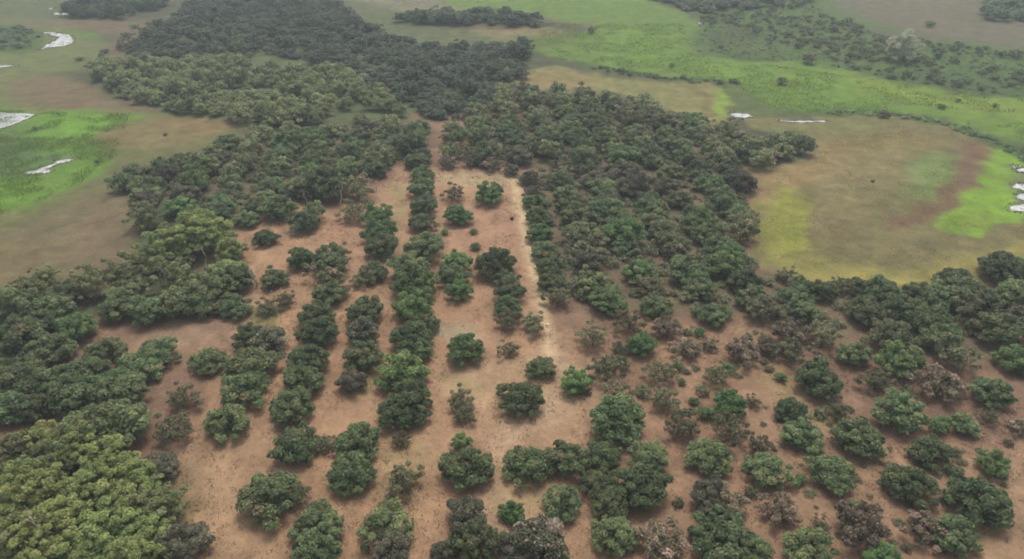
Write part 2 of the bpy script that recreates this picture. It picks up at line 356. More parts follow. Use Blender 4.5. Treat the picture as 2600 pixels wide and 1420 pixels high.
def relief(x, y):
    x, y = np.asarray(x, float), np.asarray(y, float)
    h = (fbm(x, y, 14, 3, 3) - .5) * .35 + (fbm(x, y, 2.3, 2, 8) - .5) * .10
    for P in PONDS.values():
        lo, hi = P.min(0) - 3, P.max(0) + 3
        m = (x > lo[0]) & (x < hi[0]) & (y > lo[1]) & (y < hi[1])
        if np.any(m):
            s = sdist(x[m], y[m], P)
            h[m] = np.where(s > -3, h[m] * np.clip(-s / 3, 0, 1) - .16 * np.clip((s + .8) / .8, 0, 1), h[m])
    return h
def ground_z(x, y):
    return float(relief(np.array([x]), np.array([y]))[0])
VZ = relief(VX, VY)
# colours of turf and soil, edges broken up by noise
wx = VX + (fbm(VX, VY, 6, 3, 21) - .5) * 3.4 + (fbm(VX, VY, 1.3, 2, 24) - .5) * 1.6 + (fbm(VX, VY, 3.1, 2, 26) - .5) * 3.0
wy = VY + (fbm(VX, VY, 6, 3, 31) - .5) * 5.0 + (fbm(VX, VY, 1.3, 2, 34) - .5) * 1.6 + (fbm(VX, VY, 3.1, 2, 36) - .5) * 4.0
gc = np.tile(np.array(C_OLIVE), (len(VX), 1))
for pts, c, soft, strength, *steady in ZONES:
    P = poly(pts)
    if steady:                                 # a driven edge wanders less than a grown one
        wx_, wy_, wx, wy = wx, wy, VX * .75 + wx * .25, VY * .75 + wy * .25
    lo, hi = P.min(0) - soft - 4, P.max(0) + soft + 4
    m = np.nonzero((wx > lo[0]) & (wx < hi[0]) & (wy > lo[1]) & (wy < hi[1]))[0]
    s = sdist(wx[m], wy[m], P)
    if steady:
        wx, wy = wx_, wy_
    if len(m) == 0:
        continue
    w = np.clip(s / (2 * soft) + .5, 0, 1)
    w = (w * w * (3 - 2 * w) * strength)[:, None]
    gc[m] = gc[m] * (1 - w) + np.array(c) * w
# turf never grows evenly: greener, drier and barer spots
green = gc[:, 1] / gc[:, 0]
turf = np.clip((green - .66) / .12, 0, 1)
spot = np.clip((fbm(VX, VY, 4.5, 4, 61) - .52) * 6, 0, 1) * .18 * turf
gc = gc * (1 - spot[:, None]) + np.array((.105, .118, .045)) * spot[:, None]
spot = np.clip((fbm(VX * .6, VY, 3.0, 4, 67) - .56) * 6, 0, 1) * .16 * turf
gc = gc * (1 - spot[:, None]) + np.array((.195, .150, .078)) * spot[:, None]
gc = gc * (1 + (fbm(VX, VY, 1.6, 3, 71) - .5) * .5)[:, None]
soil_ = np.clip((.72 - green) / .08, 0, 1)[:, None]
gc = gc * (np.array((.90, .90, .90)) * (1 - soil_) + np.array((.88, .865, .92)) * soil_)
lush = np.clip((green - 1.12) / .25, 0, 1)[:, None]
gc = gc * (1 - lush + lush * np.array((.96, 1.03, .80)))
for P in PONDS.values():
    lo, hi = P.min(0) - 3, P.max(0) + 3
    m = np.nonzero((VX > lo[0]) & (VX < hi[0]) & (VY > lo[1]) & (VY < hi[1]))[0]
    sd_ = sdist(wx[m] * .5 + VX[m] * .5, wy[m] * .5 + VY[m] * .5, P)
    w = (np.clip(1 + sd_ / 1.6, 0, 1) * .55)[:, None]
    gc[m] = gc[m] * (1 - w) + np.array((.150, .135, .088)) * w
def grid_mesh(name, X, Y, Z):
    ny, nx = X.shape
    idx = np.arange(nx * ny).reshape(ny, nx)
    q = np.stack([idx[:-1, :-1], idx[:-1, 1:], idx[1:, 1:], idx[1:, :-1]], -1).reshape(-1, 4)
    me = bpy.data.meshes.new(name)
    me.vertices.add(nx * ny)
    me.vertices.foreach_set('co', np.stack([X.ravel(), Y.ravel(), Z.ravel()], -1).astype(np.float32).ravel())
    me.loops.add(q.size)
    me.loops.foreach_set('vertex_index', q.astype(np.int32).ravel())
    me.polygons.add(len(q))
    me.polygons.foreach_set('loop_start', np.arange(0, q.size, 4, dtype=np.int32))
    me.polygons.foreach_set('use_smooth', np.ones(len(q), bool))
    me.update(calc_edges=True)
    return me
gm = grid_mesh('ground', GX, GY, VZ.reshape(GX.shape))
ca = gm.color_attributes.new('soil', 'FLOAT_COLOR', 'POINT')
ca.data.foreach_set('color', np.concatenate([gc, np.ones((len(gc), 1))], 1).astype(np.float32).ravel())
def ground_material():
    m, nt, bs, out = new_mat('turf_and_soil')
    a = node(nt, 'ShaderNodeAttribute', attribute_name='soil')
    tc = node(nt, 'ShaderNodeTexCoord')
    def nz(scale, detail, rough=.6):
        n = node(nt, 'ShaderNodeTexNoise')
        n.inputs['Scale'].default_value = scale
        n.inputs['Detail'].default_value = detail
        n.inputs['Roughness'].default_value = rough
        nt.links.new(tc.outputs['Object'], n.inputs['Vector'])
        return n
    n1, n2, n3 = nz(.22, 6, .65), nz(1.6, 6, .7), nz(9, 4, .7)
    def rng(n, lo, hi):
        r = node(nt, 'ShaderNodeMapRange')
        r.inputs['From Min'].default_value, r.inputs['From Max'].default_value = .28, .72
        r.inputs['To Min'].default_value, r.inputs['To Max'].default_value = lo, hi
        nt.links.new(n.outputs[0], r.inputs['Value'])
        return r
    r1, r2, r3 = rng(n1, .76, 1.18), rng(n2, .78, 1.20), rng(n3, .82, 1.18)
    p = node(nt, 'ShaderNodeMath', operation='MULTIPLY')
    nt.links.new(r1.outputs[0], p.inputs[0]); nt.links.new(r2.outputs[0], p.inputs[1])
    p2 = node(nt, 'ShaderNodeMath', operation='MULTIPLY')
    nt.links.new(p.outputs[0], p2.inputs[0]); nt.links.new(r3.outputs[0], p2.inputs[1])
    v = node(nt, 'ShaderNodeVectorMath', operation='SCALE')
    nt.links.new(a.outputs['Color'], v.inputs[0]); nt.links.new(p2.outputs[0], v.inputs['Scale'])
    # thin crumbs of dead grass and twigs
    sp = nz(3.2, 8, .8)
    rr = node(nt, 'ShaderNodeValToRGB')
    rr.color_ramp.elements[0].position, rr.color_ramp.elements[1].position = .60, .74
    nt.links.new(sp.outputs[0], rr.inputs[0])
    mx = node(nt, 'ShaderNodeMix', data_type='RGBA')
    sc = node(nt, 'ShaderNodeMath', operation='MULTIPLY')
    sc.inputs[1].default_value = .24
    nt.links.new(rr.outputs[0], sc.inputs[0])
    nt.links.new(sc.outputs[0], mx.inputs[0])
    nt.links.new(v.outputs[0], mx.inputs[6])
    mx.inputs[7].default_value = (.115, .095, .052, 1)
    nt.links.new(mx.outputs[2], bs.inputs['Base Color'])
    bs.inputs['Roughness'].default_value = .95
    bs.inputs['Specular IOR Level'].default_value = .15
    b1 = node(nt, 'ShaderNodeBump')
    b1.inputs['Strength'].default_value = .8
    b1.inputs['Distance'].default_value = .12
    nt.links.new(n2.outputs[0], b1.inputs['Height'])
    b2 = node(nt, 'ShaderNodeBump')
    b2.inputs['Strength'].default_value = .7
    b2.inputs['Distance'].default_value = .04
    nt.links.new(n3.outputs[0], b2.inputs['Height'])
    nt.links.new(b1.outputs[0], b2.inputs['Normal'])
    nt.links.new(b2.outputs[0], bs.inputs['Normal'])
    return m
gm.materials.append(ground_material())
ground = bpy.data.objects.new('ground', gm)
COL.objects.link(ground)
ground['kind'] = 'structure'
ground['label'] = 'reddish orchard soil running into green meadow and brown turf'

def water_material():
    m, nt, bs, out = new_mat('shallow_water')
    bs.inputs['Base Color'].default_value = (.46, .45, .41, 1)
    bs.inputs['Roughness'].default_value = .16
    bs.inputs['Specular IOR Level'].default_value = 1.0
    bs.inputs['IOR'].default_value = 1.6
    tc = node(nt, 'ShaderNodeTexCoord')
    n = node(nt, 'ShaderNodeTexNoise')
    n.inputs['Scale'].default_value = .45
    n.inputs['Detail'].default_value = 7
    nt.links.new(tc.outputs['Object'], n.inputs['Vector'])
    b = node(nt, 'ShaderNodeBump')
    b.inputs['Strength'].default_value = .15
    b.inputs['Distance'].default_value = .05
    nt.links.new(n.outputs[0], b.inputs['Height'])
    nt.links.new(b.outputs[0], bs.inputs['Normal'])
    r = node(nt, 'ShaderNodeValToRGB')
    r.color_ramp.elements[0].color, r.color_ramp.elements[1].color = (.22, .21, .19, 1), (.50, .49, .46, 1)
    r.color_ramp.elements[0].position, r.color_ramp.elements[1].position = .35, .6
    nt.links.new(n.outputs[0], r.inputs[0])
    nt.links.new(r.outputs[0], bs.inputs['Base Color'])
    return m
WATER = water_material()
for key, P in PONDS.items():
    ring = []
    for i in range(len(P)):
        a, b = P[i], P[(i + 1) % len(P)]
        k = max(2, int(np.hypot(*(b - a)) / .6))
        for t in range(k):
            q = a + (b - a) * t / k
            n_ = (fbm(np.array([q[0]]), np.array([q[1]]), 1.1, 2, 5)[0] - .5) * .9
            d = (b - a) / (np.hypot(*(b - a)) + 1e-9)
            ring.append((q[0] + d[1] * n_, q[1] - d[0] * n_, -.02))
    me = bpy.data.meshes.new('pond')
    me.from_pydata(ring, [], [list(range(len(ring)))])
    me.materials.append(WATER)
    o = bpy.data.objects.new('pond', me)
    COL.objects.link(o)
    o['kind'] = 'structure'
    o['label'] = 'pale shallow standing water in the meadow'

# ------------------------------------------------------------------ plant building
def leaves(cent, nrm, length, width, tint, rng):
    """bent diamond leaves: centres, facing normals, sizes, tints -> verts, quads, tint per face"""
    n = len(cent)
    nrm = nrm / (np.linalg.norm(nrm, axis=1, keepdims=True) + 1e-9)
    a = rng.normal(size=(n, 3))
    a -= nrm * np.sum(a * nrm, 1, keepdims=True)
    a /= (np.linalg.norm(a, axis=1, keepdims=True) + 1e-9)
    a[:, 2] -= .25                                        # tips hang a little
    b = np.cross(nrm, a)
    b /= (np.linalg.norm(b, axis=1, keepdims=True) + 1e-9)
    L, W = length[:, None], width[:, None]
    v = np.stack([cent - a * L * .5, cent + b * W * .5 + nrm * W * .12, cent + a * L * .5, cent - b * W * .5 + nrm * W * .12], 1)
    return v.reshape(-1, 3), np.arange(n * 4).reshape(n, 4), tint
def mesh_from(name, parts, mat, smooth=False):
    vs, fs, ts, off = [], [], [], 0
    for v, f, t in parts:
        vs.append(v); fs.append(f + off); ts.append(t)
        off += len(v)
    V, F, T = np.concatenate(vs), np.concatenate(fs), np.concatenate(ts)
    me = bpy.data.meshes.new(name)
    me.vertices.add(len(V))
    me.vertices.foreach_set('co', V.astype(np.float32).ravel())
    me.loops.add(F.size)
    me.loops.foreach_set('vertex_index', F.astype(np.int32).ravel())
    me.polygons.add(len(F))
    me.polygons.foreach_set('loop_start', np.arange(0, F.size, F.shape[1], dtype=np.int32))
    if smooth:
        me.polygons.foreach_set('use_smooth', np.ones(len(F), bool))
    at_ = me.attributes.new('tint', 'FLOAT', 'FACE')
    me.update(calc_edges=True)
    me.attributes['tint'].data.foreach_set('value', T.astype(np.float32))
    me.materials.append(mat)
    return me
def tube(path, radii, sides=7):
    """tapered limb along a path"""
    P = np.array(path, float)
    n = len(P)
    vs = []
    for i in range(n):
        t = P[min(i + 1, n - 1)] - P[max(i - 1, 0)]
        t /= np.linalg.norm(t) + 1e-9
        u = np.cross(t, [0, 0, 1.0]) if abs(t[2]) < .9 else np.cross(t, [1.0, 0, 0])
        u /= np.linalg.norm(u)
        w = np.cross(t, u)
        for k in range(sides):
            a = 2 * math.pi * k / sides
            vs.append(P[i] + (u * math.cos(a) + w * math.sin(a)) * radii[i])
    fs = []
    for i in range(n - 1):
        for k in range(sides):
            k2 = (k + 1) % sides
            fs.append((i * sides + k, i * sides + k2, (i + 1) * sides + k2, (i + 1) * sides + k))
    return np.array(vs), np.array(fs), np.full(len(fs), .5)
def limb(a, b, rng, wob=.12, n=4):
    a, b = np.array(a, float), np.array(b, float)
    L = np.linalg.norm(b - a)
    return [a + (b - a) * t + rng.normal(size=3) * wob * L * math.sin(math.pi * t) * .5 for t in np.linspace(0, 1, n)]

def make_plant(seed, Rr, H, clumps, n_leaf, leaf, base=.25, flat=.75, fill=.35, clump_r=(.26, .40), ragged=.12, trunk=.13, twigs=0, droop=0.0, tint_mu=.5, tint_sd=.2, pale=.0, mat='dense', bark='bark', updown=.85, squash=1.0, limbs=5, lop=.12, gaps=.10, brown=.05):
    rng = np.random.default_rng(seed)
    # clumps of foliage packed over a dome
    cs, rs, tc = [], [], []
    ph = rng.random(2) * 6.283
    zc = base + (H - base) * .36
    for i in range(clumps):
        u = (i + .5) / clumps
        el = math.asin(max(-.45, min(1, -.35 + 1.35 * u))) + rng.normal() * .08
        az = i * 2.39996 + rng.normal() * .25
        r = clump_r[0] + (clump_r[1] - clump_r[0]) * rng.random()
        k = (1 - r * .72) * (1 + rng.normal() * ragged) * (1 + lop * math.sin(az + ph[0]) + .5 * lop * math.sin(2 * az + ph[1]))
        if rng.random() < gaps:
            k *= .55
        d = np.array([math.cos(el) * math.cos(az), math.cos(el) * math.sin(az), math.sin(el)])
        hz = (H - zc) if d[2] > 0 else (zc - base)
        cs.append([d[0] * Rr * k, d[1] * Rr * k, zc + d[2] * hz * k])
        rs.append(r * Rr)
        tc.append(rng.normal() * .15 + (.55 if rng.random() < brown else 0))
    cs, rs, tc = np.array(cs), np.array(rs), np.array(tc)
    per = n_leaf // clumps
    parts = []
    C, N, T = [], [], []
    for i in range(clumps):
        d = rng.normal(size=(per, 3))
        d[:, 2] = np.abs(d[:, 2]) * .9 + d[:, 2] * .35
        d /= np.linalg.norm(d, axis=1, keepdims=True)
        rad = rs[i] * (1 - fill * rng.random(per) ** 1.7)
        p = cs[i] + d * rad[:, None] * np.array([1, 1, flat])
        # leave out leaves buried deep inside neighbouring clumps
        dist = np.linalg.norm((p[:, None, :] - cs[None]) / np.array([1, 1, flat]), axis=2) / rs[None]
        dist[:, i] = 9
        keep = (dist.min(1) > .62) & (p[:, 2] > base * .5)
        p, d = p[keep], d[keep]
        nr = d + np.array([0, 0, updown]) + rng.normal(size=d.shape) * .55
        C.append(p); N.append(nr)
        T.append(np.clip(tint_mu + tc[i] + rng.normal(size=len(p)) * tint_sd, 0, 1.0 if tc[i] > .3 else .84))
    # leaves deeper in the crown so that gaps stay leafy
    k = int(n_leaf * .16)
    d = rng.normal(size=(k, 3)); d /= np.linalg.norm(d, axis=1, keepdims=True)
    rr = rng.random(k) ** .5 * .78
    p = np.stack([d[:, 0] * Rr * rr, d[:, 1] * Rr * rr, zc + np.where(d[:, 2] > 0, H - zc, zc - base) * d[:, 2] * rr], 1)
    C.append(p); N.append(d + rng.normal(size=d.shape) * .6 + [0, 0, .5]); T.append(np.clip(tint_mu - .1 + rng.normal(size=k) * tint_sd, 0, .86))
    C, N, T = np.concatenate(C), np.concatenate(N), np.concatenate(T)
    if pale > 0:
        ip = rng.random(len(T)) < pale
        T[ip] = .86 + .14 * rng.random(ip.sum())
    L = leaf * (.75 + .5 * rng.random(len(C)))
    W = L * (.42 + .16 * rng.random(len(C)))
    C = C * np.array([1, 1, squash])
    crown = mesh_from('crown', [leaves(C, N, L, W, T, rng)], M[mat])
    # trunk with limbs reaching into the clumps
    tp = []
    fork = np.array([rng.normal() * .08, rng.normal() * .08, max(.35, base + .12 * H)])
    tp.append(tube([(0, 0, -.25), (fork[0] * .4, fork[1] * .4, fork[2] * .5), tuple(fork)], [trunk * 1.3, trunk, trunk * .9], 8))
    order = rng.permutation(clumps)[:limbs + twigs]
    for j, i in enumerate(order):
        tgt = cs[i] * np.array([.92, .92, squash * .98])
        r0 = trunk * (.62 if j < limbs else .3)
        tp.append(tube(limb(fork, tgt, rng), [r0, r0 * .75, r0 * .45, r0 * .12], 6))
        for q in range(2 if j < limbs else 1):
            a = fork + (tgt - fork) * (.45 + .25 * rng.random())
            b = tgt + rng.normal(size=3) * rs[i] * .7
            b[2] = max(b[2], base * .6)
            tp.append(tube(limb(a, b, rng), [r0 * .4, r0 * .3, r0 * .2, r0 * .06], 5))
    tr = mesh_from('trunk', tp, M[bark], True)
    return tr, crown, Rr

PROTO = {}
def protos():
    P = PROTO
    P['dense'] = [make_plant(100 + i, 2.5 + .2 * (i % 3), 2.7 + .22 * (i * 3 % 6), 36 + 3 * (i % 5), 5400, .37, base=.12, clump_r=(.15, .30), ragged=.12 + .03 * (i % 3), fill=.6, tint_mu=.46, tint_sd=.22, pale=.015, lop=.08 + .03 * (i % 4), gaps=.06 + .04 * (i % 3), brown=(0, .03, .10)[i % 3]) for i in range(11)]
    P['fresh'] = [make_plant(140 + i, 2.5, 2.9 + .2 * i, 34, 5000, .37, base=.15, clump_r=(.15, .30), ragged=.14, fill=.6, mat='fresh', tint_mu=.50, tint_sd=.22) for i in range(4)]
    P['sparse'] = [make_plant(160 + i, 2.2, 2.5 + .2 * i, 18 + 2 * i, 1500, .36, base=.35, clump_r=(.16, .26), ragged=.26, fill=.7, mat='sparse', trunk=.09, twigs=7, tint_mu=.48, tint_sd=.26, pale=.05, updown=.8) for i in range(5)]
    P['dry'] = [make_plant(180 + i, 2.4, 2.7, 22 + 3 * i, 2300, .36, base=.25, clump_r=(.18, .28), ragged=.20, fill=.6, mat='dry', trunk=.10, twigs=9, lop=.15, gaps=.2, tint_mu=.45, tint_sd=.28, pale=.10) for i in range(4)]
    P['lime'] = [make_plant(200 + i, 3.4, 5.0 + .4 * i, 60, 7600, .42, base=.3, clump_r=(.12, .24), ragged=.18, fill=.65, mat='lime', trunk=.17, tint_mu=.52, tint_sd=.22, pale=.02, lop=.15) for i in range(4)]
    P['olive'] = [make_plant(220 + i, 3.0, 4.4 + .5 * i, 46, 5200, .42, base=.4, clump_r=(.12, .25), ragged=.22, mat='olive', trunk=.13, bark='palebark', tint_mu=.5, tint_sd=.22, fill=.7, twigs=3, lop=.15) for i in range(4)]
    P['flower'] = [make_plant(240 + i, 2.5, 3.3, 30, 5200, .33, base=.2, clump_r=(.22, .34), mat='flower', tint_mu=.42, tint_sd=.17, pale=.15) for i in range(3)]
    P['grey'] = [make_plant(260 + i, 2.4, 3.0, 30, 4600, .32, base=.2, clump_r=(.2, .32), ragged=.13, mat='grey', tint_mu=.42, tint_sd=.2, pale=.03, twigs=6) for i in range(2)]
    P['bush'] = [make_plant(280 + i, 1.0, 1.25, 10, 620, .24, base=.05, clump_r=(.3, .46), ragged=.2, mat='fresh' if i % 2 else 'sparse', trunk=.05, limbs=4, fill=.6) for i in range(4)]
    P['pale'] = [make_plant(300, 3.4, 6.0, 26, 4200, .42, base=.2, clump_r=(.2, .3), ragged=.16, mat='pale', flat=1.3, trunk=.16, tint_mu=.5, updown=.8)]
    for k, lst in (('far', 5), ('farolive', 3)):
        P[k] = [make_plant(320 + 10 * (k == 'farolive') + i, 2.7, 3.7 + .3 * i, 16, 900, .66, base=.15, clump_r=(.26, .42), ragged=.2, mat='far' if k == 'far' else 'olive', trunk=.12, limbs=2, tint_mu=.48, tint_sd=.22) for i in range(lst)]
    P['scrub'] = [make_plant(360 + i, 1.2, 1.1 + .2 * i, 9, 240, .42, base=.02, clump_r=(.3, .5), ragged=.25, mat='sparse', trunk=.04, limbs=2, tint_mu=.45) for i in range(3)]
protos()

NAME = {'dense': 'orchard_tree', 'fresh': 'orchard_tree', 'sparse': 'thin_tree', 'dry': 'withered_tree', 'lime': 'broadleaf_tree', 'olive': 'woodland_tree', 'flower': 'blossoming_tree', 'grey': 'withered_tree', 'bush': 'shrub', 'pale': 'silvery_tree'}
LOOK = {'dense': 'dark green domed tree', 'fresh': 'bright green leafy tree', 'sparse': 'thin open-crowned olive tree', 'dry': 'withered brown-leaved tree',
        'lime': 'tall billowing yellow-green tree', 'olive': 'dull olive woodland tree', 'flower': 'dark tree speckled with pale blossom', 'grey': 'dark brownish bushy tree',
        'bush': 'small low shrub', 'pale': 'silvery drooping tree'}
PLANTED = []                                   # x, y, radius of everything placed
def place(kind, x, y, dia, h_scale=1.0, variant=None):
    lst = PROTO[kind]
    tr, cr, r0 = lst[random.randrange(len(lst)) if variant is None else variant % len(lst)]
    s = dia / (2 * r0 * .98)
    root = bpy.data.objects.new(NAME[kind], None)
    root.empty_display_size = .3
    root.location = (x, y, ground_z(x, y) - .02)
    root.rotation_euler = (0, 0, random.random() * 6.283)
    sx = s * random.uniform(.94, 1.06)
    root.scale = (sx, s * s / sx, s * h_scale)
    COL.objects.link(root)
    for nm, me in (('trunk', tr), ('crown', cr)):
        o = bpy.data.objects.new(nm, me)
        COL.objects.link(o)
        o.parent = root
    PLANTED.append((x, y, dia / 2))
    return root
def from_px(kind, px, py, w, h_scale=1.0):
    """crown centre and width in the photograph -> where the tree stands and how wide it is"""
    tr, cr, r0 = PROTO[kind][0]
    hr = {'lime': 1.55, 'olive': 1.6, 'pale': 1.75, 'bush': 1.15}.get(kind, 1.35) * h_scale    # height over radius
    dia = 5.0
    for _ in range(4):
        x, y, dep = at(px, py, .45 * hr * dia / 2)
        dia = w * dep / PF
    return x, y, dia * 1.02

TREES = []        # kind, px, py, width, zone, own label or None, height factor
def zone(name, rows):
    for r in rows:
        kind, px, py, w = r[:4]
        TREES.append((kind, px, py, w, name, r[4] if len(r) > 4 else None, r[5] if len(r) > 5 else 1.0))
d, f, s, y_, l, o_, b, g, u = 'dense', 'fresh', 'sparse', 'dry', 'lime', 'olive', 'flower', 'grey', 'bush'
zone('in the short row beside the sandy track', [
    (f, 1244, 492, 72, 'bright green round tree on bare soil by the cross path'), (d, 1262, 668, 96), (d, 1283, 712, 62), (d, 1292, 738, 74), (d, 1287, 778, 66), (s, 1290, 816, 62),
    (s, 1352, 822, 64, 'olive thin-topped tree jutting onto the sandy track beside a white stone'), (s, 1292, 886, 56, 'small half-brown tree alone on soil past the track row'), (d, 1372, 934, 70), (d, 1328, 1010, 108, 'large very dark tree on open soil below the track end')])
zone('in the gappy row down the dirt strip', [
    (s, 1154, 492, 50, 'small flat brownish bush-like tree by the cross path'), (f, 1160, 548, 64), (u, 1130, 590, 22), (u, 1203, 588, 22), (u, 1208, 626, 30), (f, 1160, 662, 76), (d, 1153, 692, 80), (f, 1167, 738, 62),
    (f, 1181, 886, 88, 'compact vivid green round tree alone in the dirt strip'), (s, 1168, 1016, 70, 'straggly brown tree with green tufts in dirt strip'), (s, 1173, 1055, 56), (f, 1173, 1122, 50, 'small bright green ball tree touching a dark wide one'),
    (d, 1190, 1184, 122, 'wide dark tree touching the small bright ball tree in dirt strip'), (g, 1186, 1306, 104), (d, 1190, 1372, 116), (g, 1128, 1400, 66)])
zone('in the closed hedge-like row', [
    (d, 1072, 440, 58), (d, 1072, 474, 64), (d, 1070, 520, 68), (d, 1066, 562, 64), (d, 1068, 628, 94), (d, 1048, 684, 100), (f, 1052, 726, 104), (f, 1044, 784, 94), (d, 1070, 818, 84), (d, 1048, 852, 92), (d, 1056, 880, 84),
    (f, 1024, 944, 122, 'biggest full green tree in the closed hedge-like row'), (d, 1040, 990, 100), (d, 1024, 1040, 116, 'ragged dark green tree ending the closed hedge-like row'), (s, 1018, 1117, 48), (s, 1024, 1218, 92), (d, 990, 1330, 132), (g, 990, 1404, 100)])
zone('in the row one lane over from the hedge-like row', [
    (s, 908, 480, 84, 'tall thin olive tree with a pale bare stem leaning on it'), (s, 896, 540, 60), (f, 958, 545, 74), (f, 964, 588, 78), (d, 960, 628, 80), (d, 946, 690, 72), (s, 914, 712, 50), (d, 925, 792, 86, 'rounded dark tree with a cream-flecked one right beside it'),
    (b, 918, 842, 80, 'dark tree thickly flecked with cream blossom between two plain dark trees'), (d, 918, 900, 96), (g, 892, 966, 70), (d, 902, 1122, 112), (s, 828, 1128, 52), (d, 888, 1200, 112), (d, 812, 1328, 126), (d, 802, 1390, 112)])
zone('in the broken rows round the red clearing', [
    (d, 816, 468, 112, 'broad domed tree with dark shaded front at the head of red clearing'), (d, 775, 562, 76), (d, 800, 548, 50), (d, 676, 600, 62), (d, 704, 530, 80), (f, 765, 656, 72, 'compact clear-edged green tree at the edge of red clearing'), (s, 856, 642, 66), (d, 840, 668, 88), (s, 826, 700, 86), (d, 834, 742, 82),
    (d, 798, 798, 86), (d, 802, 845, 90), (d, 778, 912, 92), (d, 772, 962, 98), (d, 694, 706, 72), (d, 602, 708, 84), (d, 590, 778, 78), (s, 680, 778, 54), (s, 724, 762, 48), (b, 682, 862, 84, 'tree with white-flecked top where two dusty lanes meet'), (d, 640, 918, 128), (d, 618, 978, 110), (d, 640, 860, 80), (d, 524, 914, 84),
    (d, 732, 1042, 102), (d, 750, 1126, 116), (d, 573, 1064, 104, 'lone dark green tree on the wide orange soil'), (d, 684, 1248, 138, 'big dark shaggy tree with a thin olive tree at its side'), (s, 746, 1258, 72)])
zone('in the crowded stand by the dusty clearing', [
    (d, 264, 890, 90), (d, 396, 892, 100, 'lone round dark tree on pale dust of the dusty clearing'), (d, 344, 938, 112), (d, 212, 940, 112), (d, 66, 958, 132), (d, 190, 1010, 112), (d, 318, 996, 112), (d, 88, 1030, 94), (d, 274, 1076, 176, 'largest dark spreading tree at the edge of yellow-green thicket'),
    (d, 44, 856, 140), (f, 190, 838, 92), (d, 120, 890, 110), (d, 20, 1030, 110), (s, 462, 1010, 80), (s, 440, 1086, 92), (g, 410, 1186, 86), (d, 150, 960, 100), (d, 130, 800, 110)])
zone('in the lush thicket of yellow-green trees', [
    (o_, 44, 1150, 100), (l, 196, 1150, 110), (l, 280, 1190, 120), (l, 350, 1226, 110), (l, 110, 1250, 130), (l, 210, 1256, 130), (l, 290, 1280, 130), (o_, 400, 1290, 110), (l, 160, 1340, 140), (l, 260, 1370, 140), (l, 44, 1230, 110), (l, 350, 1350, 120), (o_, 30, 1390, 120), (l, 110, 1400, 130),
    (l, 40, 1310, 130), (l, 110, 1120, 100), (l, 330, 1410, 120), (o_, 400, 1376, 90), (l, 200, 1420, 130), (o_, 130, 1190, 100), (g, 480, 1374, 108, 'dark ashy-brown bush on sand beside the yellow-green thicket')])
zone('in the loose front rows on red soil', [
    (d, 1345, 1168, 118), (d, 1432, 1162, 106), (d, 1428, 1272, 98), (f, 1300, 1304, 62, 'small lime-green young tree beside a pale sandy patch'), (b, 1372, 1386, 150, 'dark tree sprinkled with pinkish-cream blossom'), (g, 1306, 1390, 90), (d, 1530, 1152, 92), (d, 1650, 1162, 98), (d, 1522, 1222, 92), (d, 1624, 1240, 130), (d, 1552, 1274, 92),
    (d, 1562, 1354, 106), (y_, 1682, 1378, 124), (d, 1840, 1388, 160), (d, 1800, 1156, 106), (g, 1800, 1264, 98), (y_, 1856, 1276, 92), (d, 1838, 1316, 92), (u, 1902, 1182, 40), (d, 1570, 1058, 128, 'broad dark tree on its own between the track end and scattered small trees'), (f, 1464, 974, 74, 'small olive-green mop-headed tree near the track end')])
zone('in the open planting of scattered small trees', [
    (s, 1566, 998, 72), (s, 1540, 936, 80), (s, 1506, 858, 70), (f, 1632, 876, 72), (s, 1680, 944, 78), (s, 1686, 1018, 76), (y_, 1746, 880, 68), (s, 1822, 950, 64), (f, 1852, 1022, 78, 'vivid green small tree among thin brown ones'), (s, 1738, 1082, 92), (s, 1856, 1088, 84), (y_, 1884, 888, 84),
    (d, 2085, 962, 108), (d, 2010, 1036, 78), (d, 2034, 1100, 102), (s, 2130, 1042, 62), (d, 2186, 1106, 116), (d, 2292, 1054, 116), (d, 2364, 1138, 98), (d, 2452, 1076, 74), (f, 2522, 1178, 72, 'light green small tree at the sandy edge'), (d, 2495, 1266, 142), (d, 2306, 1226, 112), (d, 2120, 1200, 114), (d, 1944, 1186, 106),
    (y_, 1984, 1296, 92), (y_, 2182, 1328, 128, 'heap-like withered tree of curled pinkish-brown leaves'), (y_, 2350, 1330, 96), (d, 2424, 1356, 106, 'dark green tree pressed against a withered one at the sandy corner'), (d, 2054, 1398, 120), (d, 1906, 1392, 100), (f, 2244, 1418, 84),
    (f, 2288, 914, 106), (d, 2164, 900, 74), (d, 2274, 852, 110), (d, 2376, 858, 92), (y_, 2010, 842, 84), (s, 2014, 890, 92), (s, 2430, 906, 92), (y_, 2394, 972, 110), (d, 2517, 990, 94), (f, 2584, 914, 92), (y_, 2590, 1080, 56), (s, 2226, 966, 74), (d, 2528, 828, 112), (y_, 1950, 880, 60), (s, 2090, 850, 80), (s, 1600, 820, 70), (y_, 1690, 830, 70)])
zone('in the closed-canopy grove between sandy track and brown field', [
    (d, 1356, 512, 56), (d, 1364, 550, 60), (f, 1372, 590, 64), (d, 1380, 630, 68), (d, 1392, 672, 68), (d, 1404, 714, 70), (s, 1418, 754, 66)])
zone('on the brown strip behind the cross path', [
    (d, 1150, 330, 46), (s, 1140, 352, 46), (d, 1172, 356, 48), (s, 1186, 384, 50), (d, 1144, 388, 50), (y_, 1140, 412, 46), (s, 1196, 408, 46), (y_, 1246, 416, 52), (g, 1300, 432, 40), (g, 1344, 452, 50), (g, 1352, 492, 48), (s, 1420, 420, 50)])
